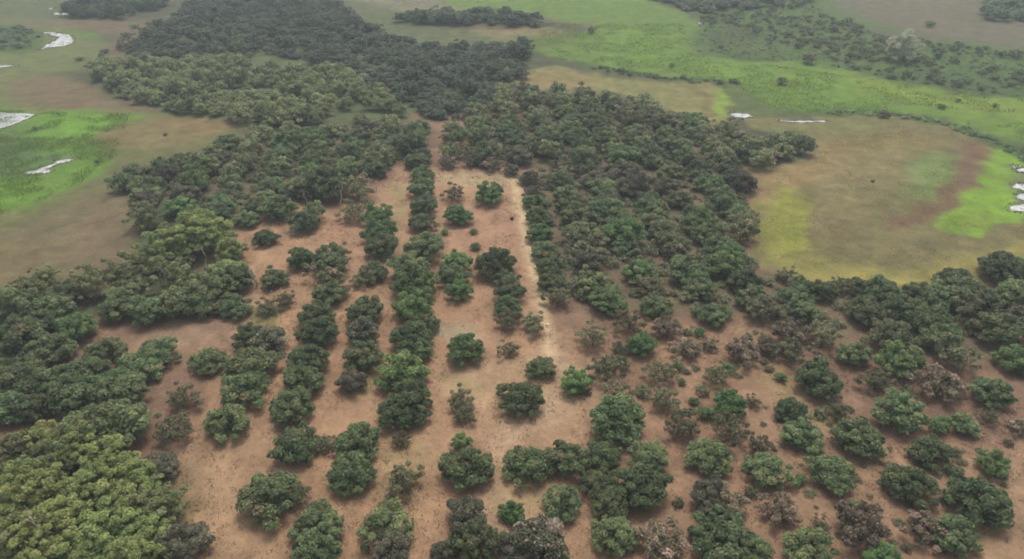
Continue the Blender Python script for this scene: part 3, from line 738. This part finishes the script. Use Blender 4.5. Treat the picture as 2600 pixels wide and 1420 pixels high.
zone('along the wooded edge of the brown field', [
    (d, 2182, 724, 62), (s, 2136, 726, 54), (d, 2240, 738, 80), (d, 2326, 740, 72), (d, 2438, 706, 90), (d, 2436, 738, 112), (d, 2540, 682, 94), (d, 2584, 676, 84), (d, 2580, 752, 100), (s, 1998, 702, 54), (d, 2040, 726, 70), (d, 2096, 740, 64), (d, 2380, 760, 90), (d, 2500, 760, 96), (d, 2300, 790, 90)])
zone('at the tip of the dark grove reaching into brown field', [
    (d, 1930, 372, 52), (d, 1968, 370, 54), (d, 2006, 366, 56), (d, 2040, 376, 50), (d, 1990, 388, 52), (d, 1946, 396, 52)])
zone('at the meadow end of the tangled grove', [
    (d, 409, 420, 58, 'round tree standing above its neighbours at the meadow end of grove'), (d, 358, 462, 66), (d, 310, 468, 56), (d, 390, 470, 60)])
zone('in the soft olive copse beside the brown paddock', [
    (o_, 375, 552, 80), (l, 443, 622, 112), (l, 529, 600, 120), (l, 506, 570, 90), (o_, 443, 712, 100), (o_, 546, 720, 100), (o_, 113, 704, 56), (o_, 232, 704, 56), (o_, 75, 732, 70), (o_, 170, 738, 74), (o_, 220, 730, 80), (d, 120, 790, 116), (d, 300, 780, 90), (d, 460, 766, 110), (d, 380, 790, 90), (o_, 330, 740, 84), (l, 380, 660, 84), (d, 520, 770, 84), (o_, 20, 770, 90), (l, 590, 640, 70)])

srng = random.Random(5)
SAP = poly([(1480, 860), (1700, 820), (1950, 850), (2150, 930), (2350, 990), (2560, 1050), (2560, 1400), (1700, 1400), (1600, 1120), (1480, 1000)])
# closed-canopy blocks: rows keep the orchard's spacing and direction
ax_, ay_, _ = at(1182, 1332)
vd = FWD * PF + np.array([1.0, 0, 0]) * (1110 - PW / 2) - UPV * (-384 - PH / 2)
ROW = vd[:2] / np.hypot(vd[0], vd[1])
PER = np.array([ROW[1], -ROW[0]])
def fill_rows(pts, step, dia, taken, jit=.62, row=6.9):
    P = poly(pts, 1.5)
    uv = (P - [ax_, ay_]) @ np.stack([PER, ROW], 1)
    res = []
    for k in range(int(uv[:, 0].min() // row) - 1, int(uv[:, 0].max() // row) + 2):
        v = uv[:, 1].min() + random.random() * step
        while v < uv[:, 1].max():
            p = np.array([ax_, ay_]) + PER * (k * row + random.gauss(0, jit)) + ROW * (v + random.gauss(0, jit))
            v += step * random.uniform(.85, 1.15)
            if not inside(p[0], p[1], P):
                continue
            D = dia * random.uniform(.8, 1.2)
            if any((p[0] - q[0]) ** 2 + (p[1] - q[1]) ** 2 < (.56 * (D / 2 + q[2])) ** 2 for q in taken):
                continue
            taken.append((p[0], p[1], D / 2))
            res.append((p[0], p[1], D))
    return res

placed = []                                    # kind, x, y, dia, zone, label, h
for kind, px, py, w, zn, lab, hs in TREES:
    x, y, dia = from_px(kind, px, py, w, hs)
    placed.append((kind, x, y, dia, zn, lab, hs))
taken = [(p[1], p[2], p[3] / 2) for p in placed]
n_sap = 0
while n_sap < 34:
    x, y = srng.uniform(*[f_(SAP[:, 0]) for f_ in (np.min, np.max)]), srng.uniform(*[f_(SAP[:, 1]) for f_ in (np.min, np.max)])
    D = srng.uniform(1.0, 2.6)
    if not inside(x, y, SAP) or any((x - q[0]) ** 2 + (y - q[1]) ** 2 < (D / 2 + q[2] * .9) ** 2 for q in taken):
        continue
    kind = srng.choice(['bush', 'bush', 'bush', 'sparse'] if D > 1.6 else ['bush'])
    placed.append((kind, x, y, D, 'in the open planting of scattered small trees', None, 1.0))
    taken.append((x, y, D / 2))
    n_sap += 1
for zn, pts, step, dia, mix in [
    ('in the closed-canopy grove between sandy track and brown field', [(1200, 300), (1260, 225), (1400, 232), (1560, 238), (1640, 265), (1720, 290), (1800, 310), (1890, 335), (1940, 400), (1900, 440), (1895, 520), (1890, 650), (1950, 690), (2030, 725), (2060, 770), (1990, 805), (1850, 805), (1700, 790), (1600, 785), (1500, 770), (1425, 765), (1398, 690), (1372, 610), (1362, 540), (1352, 470), (1334, 425), (1300, 412), (1200, 405), (1195, 330)], 3.8, 5.25, 'dddddddfsg'),
    ('along the wooded edge of the brown field', [(1760, 790), (2050, 755), (2200, 750), (2400, 740), (2480, 690), (2620, 670), (2640, 960), (2560, 950), (2450, 900), (2330, 880), (2200, 850), (2080, 830), (1900, 820)], 4.2, 4.9, 'dddddddfsyg'),
    ('in the tangled grove behind the red clearing', [(300, 450), (380, 420), (470, 400), (600, 340), (720, 330), (900, 320), (1050, 300), (1085, 330), (1075, 400), (1010, 440), (900, 430), (850, 440), (760, 470), (740, 530), (650, 560), (570, 560), (470, 560), (400, 550), (350, 520)], 4.2, 5.1, 'dddddddfsg'),
    ('in the crowded stand by the dusty clearing', [(-20, 790), (110, 800), (220, 850), (230, 900), (300, 970), (200, 1060), (-20, 1090)], 4.8, 5.2, 'ddddf'),
    ('in the soft olive copse beside the brown paddock', [(60, 745), (240, 720), (380, 700), (400, 600), (560, 580), (600, 640), (620, 720), (560, 790), (420, 810), (240, 820), (100, 800)], 4.6, 4.8, 'oooold'),
]:
    for x, y, D in fill_rows(pts, step, dia, taken):
        k = {'d': 'dense', 'f': 'fresh', 's': 'sparse', 'y': 'dry', 'o': 'olive', 'l': 'lime', 'g': 'grey'}[random.choice(mix)]
        placed.append((k, x, y, D, zn, None, random.uniform(.75, 1.1)))
# only the trees that show largest stand singly; the rest of the closed canopy is one mass
def app(p):
    return p[3] / math.sqrt(p[1] ** 2 + p[2] ** 2 + CAM_H ** 2)
big = sorted([p for p in placed if p[0] in ('dense', 'fresh')], key=lambda p: (p[5] is None, -app(p)))
single = set(id(p) for p in big[:285])
rest = [p for p in placed if p[0] in ('dense', 'fresh') and id(p) not in single]
placed = [p for p in placed if p[0] not in ('dense', 'fresh') or id(p) in single]
ORD = ['first', 'second', 'third', 'fourth', 'fifth', 'sixth', 'seventh', 'eighth', 'ninth', 'tenth', 'eleventh', 'twelfth', 'thirteenth', 'fourteenth']
SHORT = {'dense': 'dark green tree', 'fresh': 'bright green tree', 'sparse': 'thin olive tree', 'dry': 'withered brown tree', 'lime': 'yellow-green tree', 'olive': 'olive tree', 'flower': 'blossom-flecked tree', 'grey': 'dead-looking brown tree', 'bush': 'small shrub'}
BRIEF = {'on the brown strip behind the cross path': 'behind the cross path', 'at the tip of the dark grove reaching into brown field': 'at the grove tip in brown field', 'at the meadow end of the tangled grove': 'at the meadow end of grove', 'in the closed-canopy grove between sandy track and brown field': 'in the closed grove', 'in the open planting of scattered small trees': 'in the open planting', 'in the loose front rows on red soil': 'in the loose front rows', 'in the crowded stand by the dusty clearing': 'in the stand by dusty clearing',
         'in the broken rows round the red clearing': 'round the red clearing', 'along the wooded edge of the brown field': 'along the edge of brown field', 'in the tangled grove behind the red clearing': 'in the tangled grove', 'in the lush thicket of yellow-green trees': 'in the lush thicket', 'in the soft olive copse beside the brown paddock': 'in the soft olive copse'}
ROWZ = ('in the short row beside the sandy track', 'in the gappy row down the dirt strip', 'in the closed hedge-like row', 'in the row one lane over from the hedge-like row')
TRACK = poly([(1290, 430), (1340, 560), (1385, 740), (1400, 830)])
FIELD = poly([(2040, 345), (2075, 385), (1990, 420), (1905, 430), (1890, 480), (1890, 690)])
def near_line(x, y, L):
    best = 1e9
    for a, c in zip(L[:-1], L[1:]):
        e = c - a
        t = min(1, max(0, ((x - a[0]) * e[0] + (y - a[1]) * e[1]) / (e @ e)))
        best = min(best, math.hypot(x - a[0] - e[0] * t, y - a[1] - e[1] * t))
    return best
ROW0 = round(((TRACK[2] - [ax_, ay_]) @ PER) / 6.9) + 1
own = {}
def label_sets():
    sets = {}
    for p in placed:
        if p[5] is None:
            sets.setdefault((p[4], p[0]), []).append(p)
    for (zn, kind), lst in sets.items():
        if len(lst) == 1:
            continue
        if zn in ROWZ:                                     # counted from the cross path at the row's far end
            for i, p in enumerate(sorted(lst, key=lambda p: -p[2])):
                own[id(p)] = ORD[i] + ' ' + LOOK[kind] + ' from far end ' + zn.replace('one lane over from', 'next to')
            continue
        if zn.startswith('in the closed-canopy'):
            edge = [p for p in lst if near_line(p[1], p[2], TRACK) < 6.0]
            for i, p in enumerate(sorted(edge, key=lambda p: -p[2])):
                own[id(p)] = (ORD[i] + ' ' if len(edge) > 1 else '') + LOOK[kind] + ' of the closed grove lining the sandy track, from cross path'
            edge2 = [p for p in lst if id(p) not in own and near_line(p[1], p[2], FIELD) < 5.0]
            for i, p in enumerate(sorted(edge2, key=lambda p: -p[2])):
                own[id(p)] = (ORD[i] + ' ' if len(edge2) > 1 else '') + LOOK[kind] + ' of closed grove lining the brown field, from its tip'
        for p in lst:
            if id(p) in own:
                continue
            q = min((q for q in placed if q is not p), key=lambda q: math.hypot(p[1] - q[1], p[2] - q[2]) - q[3] / 2)
            gap = math.hypot(p[1] - q[1], p[2] - q[2]) - (p[3] + q[3]) / 2
            if zn.startswith('in the closed-canopy'):
                k = round(((np.array([p[1], p[2]]) - [ax_, ay_]) @ PER) / 6.9) - ROW0
                own[id(p)] = LOOK[kind] + ' touching a ' + SHORT[q[0]] + ', ' + (ORD[k] + ' grove row from sandy track' if 0 <= k < len(ORD) else 'deep in the closed grove')
            elif gap > .6:
                own[id(p)] = LOOK[kind] + ' standing free on bare soil ' + BRIEF.get(zn, zn)
            else:
                own[id(p)] = LOOK[kind] + ' touching a ' + SHORT[q[0]] + ' ' + BRIEF.get(zn, zn)
        again = {}
        for p in lst:
            again.setdefault(own[id(p)], []).append(p)
        for t, ps in again.items():
            ps.sort(key=lambda p: -p[3])
            if len(ps) >= 2 and ps[0][3] > 1.06 * ps[1][3]:
                own[id(ps[0])] = 'widest ' + t
            if len(ps) >= 3 and ps[-1][3] < .94 * ps[-2][3]:
                own[id(ps[-1])] = 'smallest ' + t
label_sets()
for p in placed:
    kind, x, y, dia, zn, lab, hs = p
    t = place(kind, x, y, dia, hs)
    t['category'] = 'shrub' if kind == 'bush' else 'tree'
    t['label'] = lab or own.get(id(p)) or (LOOK[kind] + ' ' + zn)
    t['group'] = 'trees ' + zn

# ------------------------------------------------------------------ masses nobody could count: far woods, hedges, scrub
def mesh_np(me):
    n = len(me.vertices)
    v = np.empty(n * 3, np.float32); me.vertices.foreach_get('co', v)
    f_ = np.empty(len(me.loops), np.int32); me.loops.foreach_get('vertex_index', f_)
    t = np.empty(len(me.polygons), np.float32); me.attributes['tint'].data.foreach_get('value', t)
    return v.reshape(-1, 3), f_.reshape(-1, 4), t
CACHE = {}
def mass(name, label, items, kind, mat, h=(.85, 1.2), patchy=0):
    parts = []
    drift = fbm(np.array([p[0] for p in items]), np.array([p[1] for p in items]), 16, 3, 55) if items else []
    items = [(*p, q) for p, q in zip(items, drift) if q > patchy]
    for x, y, D, q in items:
        lst = PROTO[kind]
        i = random.randrange(len(lst))
        if (kind, i) not in CACHE:
            CACHE[(kind, i)] = mesh_np(lst[i][1])
        v, f_, t = CACHE[(kind, i)]
        sc = D / (2 * lst[i][2])
        a = random.random() * 6.283
        c, sn = math.cos(a), math.sin(a)
        hz = random.uniform(*h)
        V = np.stack([(v[:, 0] * c - v[:, 1] * sn) * sc + x, (v[:, 0] * sn + v[:, 1] * c) * sc + y, v[:, 2] * sc * hz + ground_z(x, y)], 1)
        parts.append((V, f_, np.clip(t + random.gauss(0, .12) + (q - .5) * .9, 0, 1)))
    if not parts:
        return None
    o = bpy.data.objects.new(name, mesh_from(name, parts, M[mat]))
    COL.objects.link(o)
    o['kind'] = 'stuff'
    o['label'] = label
    o['category'] = 'woodland'
    return o
mass('distant_canopy', 'far part of the closed orchard canopy', [(p[1], p[2], p[3] * 1.05) for p in rest], 'far', 'dense')
def scatter(pts, spacing, dia, spread=.3):
    P = poly(pts)
    lo, hi = P.min(0), P.max(0)
    n = int((hi - lo).prod() / (spacing * spacing) * 1.6)
    q = RNG.random((n, 2)) * (hi - lo) + lo
    q = q[sdist(q[:, 0], q[:, 1], P) > 0]
    cell, res = {}, []
    for x, y in q:
        k = (int(x // spacing), int(y // spacing))
        if any((x - a) ** 2 + (y - c) ** 2 < (spacing * .72) ** 2 for i in (-1, 0, 1) for j in (-1, 0, 1) for a, c in cell.get((k[0] + i, k[1] + j), ())):
            continue
        cell.setdefault(k, []).append((x, y))
        res.append((x, y, dia * random.uniform(1 - spread, 1 + spread)))
    return res
mass('undergrowth', 'low weedy undergrowth filling the gaps of the closed groves', scatter([(1200, 300), (1260, 228), (1560, 240), (1720, 292), (1890, 337), (1895, 520), (1888, 650), (2030, 727), (2040, 765), (1850, 795), (1600, 780), (1440, 760), (1410, 690), (1385, 560), (1372, 470), (1345, 425), (1200, 405)], 2.5, 2.1, .4) + scatter([(310, 455), (470, 405), (600, 345), (900, 325), (1050, 305), (1085, 335), (1075, 400), (900, 430), (740, 520), (570, 560), (360, 515)], 2.5, 2.1, .4) + scatter([(1790, 790), (2050, 758), (2400, 745), (2640, 680), (2640, 950), (2330, 870), (1920, 815)], 3.0, 1.8, .4), 'scrub', 'sparse', (.5, 1.0))
mass('low_undergrowth', 'low green-brown weeds between the scattered small trees', scatter([(1480, 830), (1800, 820), (2100, 880), (2560, 1000), (2560, 1400), (1720, 1410), (1560, 1150), (1480, 1000)], 1.9, .9, .5), 'scrub', 'sparse', (.25, .5), .50)
mass('far_wood', 'dark blue-green wood filling the far valley', scatter([(340, 110), (440, 55), (480, 10), (500, -70), (880, -70), (870, 20), (900, 55), (960, 80), (1000, 112), (1100, 125), (1330, 118), (1350, 145), (1330, 195), (1290, 232), (1210, 300), (1100, 308), (1010, 260), (900, 205), (760, 150), (620, 132), (480, 165), (330, 165)], 3.0, 3.9, .45), 'far', 'far', (.4, 1.1))
mass('olive_wood', 'soft olive wood above the brown bank', scatter([(235, 200), (260, 165), (480, 165), (700, 132), (900, 195), (990, 262), (1040, 300), (900, 318), (700, 326), (620, 318), (560, 305), (480, 296), (410, 280), (330, 255)], 3.0, 3.7, .4), 'farolive', 'olive', (.8, 1.5), .38)
mass('hedge_belt', 'dark belt of trees between tan field and meadow', scatter([(1000, 58), (1100, 42), (1210, 36), (1350, 50), (1376, 62), (1362, 70), (1200, 66), (1060, 66)], 3.6, 5.0), 'far', 'far', (.7, 1.0))
mass('plantation_block', 'dark square block of closely planted trees by small ponds', scatter([(170, 48), (320, 50), (345, 34), (440, 20), (420, 10), (180, 16)], 3.4, 4.4), 'far', 'far', (1.0, 1.2))
mass('corner_wood', 'dark bluish wood at the far end of grey plain', scatter([(2500, 52), (2640, 60), (2660, -60), (2510, -60)], 4, 5.2), 'far', 'far')
mass('top_wood', 'dark wood at the far side of the meadow', scatter([(1650, -6), (1730, 26), (1790, 34), (1960, 20), (2060, 8), (2060, -70), (1600, -70)], 4.4, 5.0), 'far', 'far', (.5, .9))
SCRUB_PX = [(1770, 40), (1800, 60), (1760, 110), (1780, 138), (1900, 150), (2060, 156), (2200, 190), (2350, 214), (2440, 236), (2640, 252), (2640, 140), (2440, 118), (2250, 96), (2130, 50), (2060, 10)]
mass('scrub', 'low scrub in loose clumps on the far rough pasture', scatter(SCRUB_PX, 3.2, 2.2, .6), 'scrub', 'meadowscrub', (.5, 1.0), .44)
mass('tall_weeds', 'soft tall weeds covering the far rough pasture', scatter(SCRUB_PX, 2.2, 1.2, .4), 'scrub', 'pasture', (.2, .4))
mass('ditch_weeds', 'rank green weeds along the meadow ditch', scatter([(2010, 280), (2230, 282), (2380, 302), (2500, 342), (2640, 396), (2640, 430), (2520, 366), (2380, 314), (2240, 294), (2100, 290)], 1.5, 1.6, .5), 'scrub', 'fresh', (.3, .6))
mass('meadow_hedge', 'ragged weedy hedge across the green meadow', scatter([(1500, 172), (1560, 176), (1700, 198), (1850, 204), (1880, 214), (1830, 214), (1690, 206), (1560, 188)], 1.9, 1.9, .5), 'scrub', 'fresh', (.4, .8))
mass('bank_scrub', 'dark scrub on the pasture bank beside the ponds', scatter([(-40, 72), (60, 70), (100, 88), (90, 120), (-40, 130)], 3.2, 2.6, .5), 'scrub', 'far', (.4, .8))
mass('valley_scrub', 'patchy low scrub on brown slope before far wood', scatter([(330, 60), (450, 60), (440, 100), (340, 150), (230, 170), (150, 170), (280, 130)], 4.5, 2.6, .5), 'scrub', 'far', (.4, .9))

# single shrubs that can be told apart out on the pasture
for px, py, w, kind, lab in [
    (1984, 206, 30, 'bush', 'lone dark shrub in the middle of bright green meadow'), (1706, 166, 16, 'bush', 'small dark shrub in green meadow before the weedy hedge'),
    (2434, 255, 14, 'bush', 'dark low shrub among dead weeds in yellow-green meadow'), (2392, 271, 20, 'bush', 'sprawling weed clump in yellow-green meadow'), (2526, 268, 14, 'bush', 'small round weed clump in yellow-green meadow'),
    (2246, 290, 30, 'bush', 'dark shrub at the head of the weedy ditch'), (314, 114, 40, 'sparse', 'lone brownish bush on brown slope before the far wood'), (2290, 124, 76, 'pale', 'silvery drooping tree rising from dark rough pasture'),
    (2362, 62, 24, 'bush', 'single dark shrub on the grey plain'), (1958, 72, 20, 'bush', 'dark round shrub on the scrubby pasture'), (2112, 74, 24, 'bush', 'spreading dark shrub where scrub meets grey plain'), (2052, 152, 40, 'bush', 'brownish shrub at the meadow edge of the scrub'),
    (89, 326, 14, 'bush', 'small dark shrub in green meadow beside shallow water'), (246, 409, 12, 'bush', 'tiny green shrub on the meadow near the tangled grove'), (2216, 459, 10, 'bush', 'tiny dark shrub on worn brown field'), (1501, 78, 24, 'bush', 'weedy shrub at the end of the tan field'),
    (1780, 58, 16, 'bush', 'dark shrub behind a white boulder at the pasture edge'), (420, 342, 12, 'bush', 'tiny brown shrub on tan bank')]:
    x, y, dia = from_px(kind, px, py, w)
    t = place(kind, x, y, dia)
    t['label'], t['category'], t['group'] = lab, 'tree' if kind == 'pale' else 'shrub', 'single shrubs on the pasture'

# ------------------------------------------------------------------ bleached snags and slender pale stems
def snag(px, py, h, label, lean=(0, 0), forks=3, r=.11, mat='palebark', cat='dead tree', name='dead_tree'):
    x, y, _ = at(px, py)
    rng = np.random.default_rng(int(px + py))
    root = bpy.data.objects.new(name, None)
    root.location = (x, y, ground_z(x, y))
    root.empty_display_size = .3
    COL.objects.link(root)
    top = np.array([lean[0] * h, lean[1] * h, h])
    path = limb((0, 0, -.3), top, rng, .10, 6)
    t = bpy.data.objects.new('trunk', mesh_from('trunk', [tube(path, [r * 1.3, r, r * .8, r * .65, r * .5, r * .3], 8)], M[mat], True))
    COL.objects.link(t); t.parent = root
    for i in range(forks):
        a = np.array(path[2 + i % 3])
        bdir = rng.normal(size=3); bdir[2] = abs(bdir[2]) + .6
        e = a + bdir / np.linalg.norm(bdir) * h * (.28 + .2 * rng.random())
        br = bpy.data.objects.new('branch', mesh_from('branch', [tube(limb(a, e, rng, .2), [r * .5, r * .38, r * .25, r * .08], 6)], M[mat], True))
        COL.objects.link(br); br.parent = root
    root['label'], root['category'], root['group'] = label, cat, 'bare pale stems'
    return root
snag(655, 728, 3.2, 'bleached bare forked snag beside a plain dark tree', (-.12, 0), 3, .13)
snag(783, 520, 3.0, 'pale forked dead branches at the foot of broad domed tree', (-.2, 0), 3, .10)
snag(862, 522, 4.6, 'long pale bare stem leaning on the tall thin olive tree', (.25, 0), 1, .10)
snag(955, 482, 2.2, 'white forked dead twigs behind the tall thin olive tree', (.1, 0), 4, .06)
snag(372, 262, 6.5, 'tall thin pale trunk before the olive wood', (-.1, 0), 2, .12)
snag(118, 1418, 6.5, 'slender pale stem rising through the yellow-green thicket', (0, .1), 3, .08)
snag(532, 690, 4.5, 'slender pale stem in front of the soft olive copse', (-.06, 0), 1, .07)
snag(1505, 640, 4.5, 'bare pale stem poking from the closed-canopy grove', (.2, .1), 3, .08)
snag(1440, 560, 4.5, 'grey bare stem in gap of the closed-canopy grove', (.15, .1), 2, .08)
snag(437, 232, 5.0, 'short pale trunk among dark trees of the far wood edge', (.02, 0), 1, .10)
snag(1390, 1210, 3.0, 'pale bare twig standing between two dark front trees', (.0, .1), 2, .05)
snag(700, 205, 5.0, 'thin whitish trunk in the soft olive wood', (.0, 0), 1, .12)

def rock(px, py, size, label, mat, name, squash=.7):
    x, y, _ = at(px, py)
    rng = np.random.default_rng(int(px * 3 + py))
    nu, nv = 12, 8
    vs, fs = [], []
    for j in range(nv + 1):
        th = math.pi * j / nv
        for i in range(nu):
            a = 2 * math.pi * i / nu
            r = size * (1 + rng.normal() * .08)
            vs.append((math.sin(th) * math.cos(a) * r, math.sin(th) * math.sin(a) * r * .8, math.cos(th) * size * squash * (1 + rng.normal() * .05) + size * squash * .6))
    for j in range(nv):
        for i in range(nu):
            i2 = (i + 1) % nu
            fs.append((j * nu + i, (j + 1) * nu + i, (j + 1) * nu + i2, j * nu + i2))
    o = bpy.data.objects.new(name, mesh_from(name, [(np.array(vs), np.array(fs), np.full(len(fs), .5))], M[mat], True))
    o.location = (x, y, ground_z(x, y))
    COL.objects.link(o)
    o['label'], o['category'] = label, 'stone' if mat == 'stone' else 'stump'
rock(1389, 826, .22, 'small white stone lying on the sandy track', 'stone', 'stone')
rock(1300, 559, .30, 'little black stump on bare soil beside the sandy track', 'char', 'stump', 1.1)
rock(1778, 63, .9, 'white boulder at the pasture edge', 'stone', 'boulder')

# ------------------------------------------------------------------ leaf litter, weeds and grass: loose cover
def cover(name, label, cx, cy, size, flatness, tint, mat, lift):
    n = len(cx)
    c = np.stack([cx, cy, relief(cx, cy) + lift], 1)
    nr = RNG.normal(size=(n, 3)) * flatness + np.array([0, 0, 1.0])
    o = bpy.data.objects.new(name, mesh_from(name, [leaves(c, nr, size, size * .45, tint, RNG)], M[mat]))
    COL.objects.link(o)
    o['kind'], o['label'], o['category'] = 'stuff', label, 'ground cover'
lx, ly = [], []
for x, y, r in PLANTED:
    if y > 135:
        continue
    n = int(120 * r)
    rr = r * (.35 + 1.15 * RNG.random(n) ** 1.4) ; aa = RNG.random(n) * 6.283
    lx.append(x + rr * np.cos(aa)); ly.append(y + rr * np.sin(aa))
lx, ly = np.concatenate(lx), np.concatenate(ly)
cover('leaf_litter', 'brown fallen leaves under the orchard trees', lx, ly, .16 + .18 * RNG.random(len(lx)), .35, RNG.random(len(lx)), 'litter', .03)
def blades(name, label, pts, n, hgt, mat, clump=1.0, patch=5.0, thresh=.5):
    P = poly(pts)
    lo, hi = P.min(0), P.max(0)
    q = RNG.random((n * 3, 2)) * (hi - lo) + lo
    q = q[(sdist(q[:, 0], q[:, 1], P) > 0) & (fbm(q[:, 0], q[:, 1], patch, 3, 77) > thresh)][:n]
    k = 5
    bx = np.repeat(q[:, 0], k) + RNG.normal(size=len(q) * k) * .14 * clump
    by = np.repeat(q[:, 1], k) + RNG.normal(size=len(q) * k) * .14 * clump
    hh = hgt * (.5 + RNG.random(len(bx)))
    bz = relief(bx, by)
    a = RNG.random(len(bx)) * 6.283
    wv = np.stack([np.cos(a), np.sin(a), 0 * a], 1) * (hgt * .16)
    ln = RNG.normal(size=(len(bx), 3)) * .35 * hh[:, None]
    ln[:, 2] = hh
    b0 = np.stack([bx, by, bz - .02], 1)
    V = np.stack([b0 - wv, b0 + wv, b0 + ln + wv * .2, b0 + ln - wv * .2], 1).reshape(-1, 3)
    F = np.arange(len(V)).reshape(-1, 4)
    T = np.clip(np.repeat(RNG.random(len(q)), k) * .6 + RNG.random(len(bx)) * .4, 0, 1)
    o = bpy.data.objects.new(name, mesh_from(name, [(V, F, T)], M[mat]))
    COL.objects.link(o)
    o['kind'], o['label'], o['category'] = 'stuff', label, 'grass'
blades('orchard_weeds', 'thin dry weeds on the orchard soil', [(600, 540), (1000, 440), (1290, 440), (1400, 830), (1700, 830), (2100, 900), (2640, 1000), (2640, 1560), (440, 1560), (460, 1000)], 8000, .20, 'weed', 1.6, 5, .50)
blades('meadow_tufts', 'taller grass tufts in the green meadow', [(1350, 60), (1730, 60), (1760, 140), (2200, 200), (2640, 260), (2640, 370), (2400, 300), (1960, 276), (1850, 206), (1420, 150)], 9000, .30, 'meadow', 4.0, 7, .46)
blades('paddock_tufts', 'grass tufts on the pond-side meadow', [(-40, 280), (330, 290), (290, 400), (160, 490), (-40, 560)], 5000, .28, 'meadow', 4.0, 6, .46)
blades('field_weeds', 'dry weeds scattered over the brown field', [(1910, 480), (2060, 420), (2150, 310), (2400, 330), (2500, 380), (2380, 560), (2640, 580), (2500, 660), (2300, 710), (2050, 710), (1910, 650)], 3500, .18, 'drygrass', 3.0, 6, .50)

rx, ry = [], []
for P in PONDS.values():
    lo, hi = P.min(0) - 1.5, P.max(0) + 1.5
    n = int(min(9000, (hi - lo).prod() * 14))
    q = RNG.random((n, 2)) * (hi - lo) + lo
    sd_ = sdist(q[:, 0], q[:, 1], P)
    k = ((sd_ > -1.0) & (sd_ < .05) & (RNG.random(len(q)) < .16)) | ((sd_ > 0) & (RNG.random(len(q)) < .5) & (fbm(q[:, 0], q[:, 1], 1.6, 3, 91) > .66))
    rx.append(q[k, 0]); ry.append(q[k, 1])
rx, ry = np.concatenate(rx), np.concatenate(ry)
cover('pond_reeds', 'weeds and reeds fringing the shallow water', rx, ry, .35 + .4 * RNG.random(len(rx)), 1.2, RNG.random(len(rx)), 'meadow', .08)

# ------------------------------------------------------------------ the damp air over the valley
HAZE = 0.0006
if HAZE > 0:
    lo, hi = (-2700, -2700, -3), (2700, 2700, 62)
    vs = [(x, y, z) for z in (lo[2], hi[2]) for y in (lo[1], hi[1]) for x in (lo[0], hi[0])]
    me = bpy.data.meshes.new('haze')
    me.from_pydata(vs, [], [(0, 2, 3, 1), (4, 5, 7, 6), (0, 1, 5, 4), (2, 6, 7, 3), (0, 4, 6, 2), (1, 3, 7, 5)])
    hm = bpy.data.materials.new('haze')
    hm.use_nodes = True
    hn = hm.node_tree
    hn.nodes.remove(hn.nodes['Principled BSDF'])
    pv = hn.nodes.new('ShaderNodeVolumePrincipled')
    pv.inputs['Color'].default_value = (.80, .90, .94, 1)
    pv.inputs['Density'].default_value = HAZE
    pv.inputs['Anisotropy'].default_value = .2
    hn.links.new(pv.outputs[0], hn.nodes['Material Output'].inputs['Volume'])
    me.materials.append(hm)
    hz = bpy.data.objects.new('haze', me)
    COL.objects.link(hz)
    hz['kind'] = 'stuff'
    hz['label'] = 'thin damp haze over the valley'
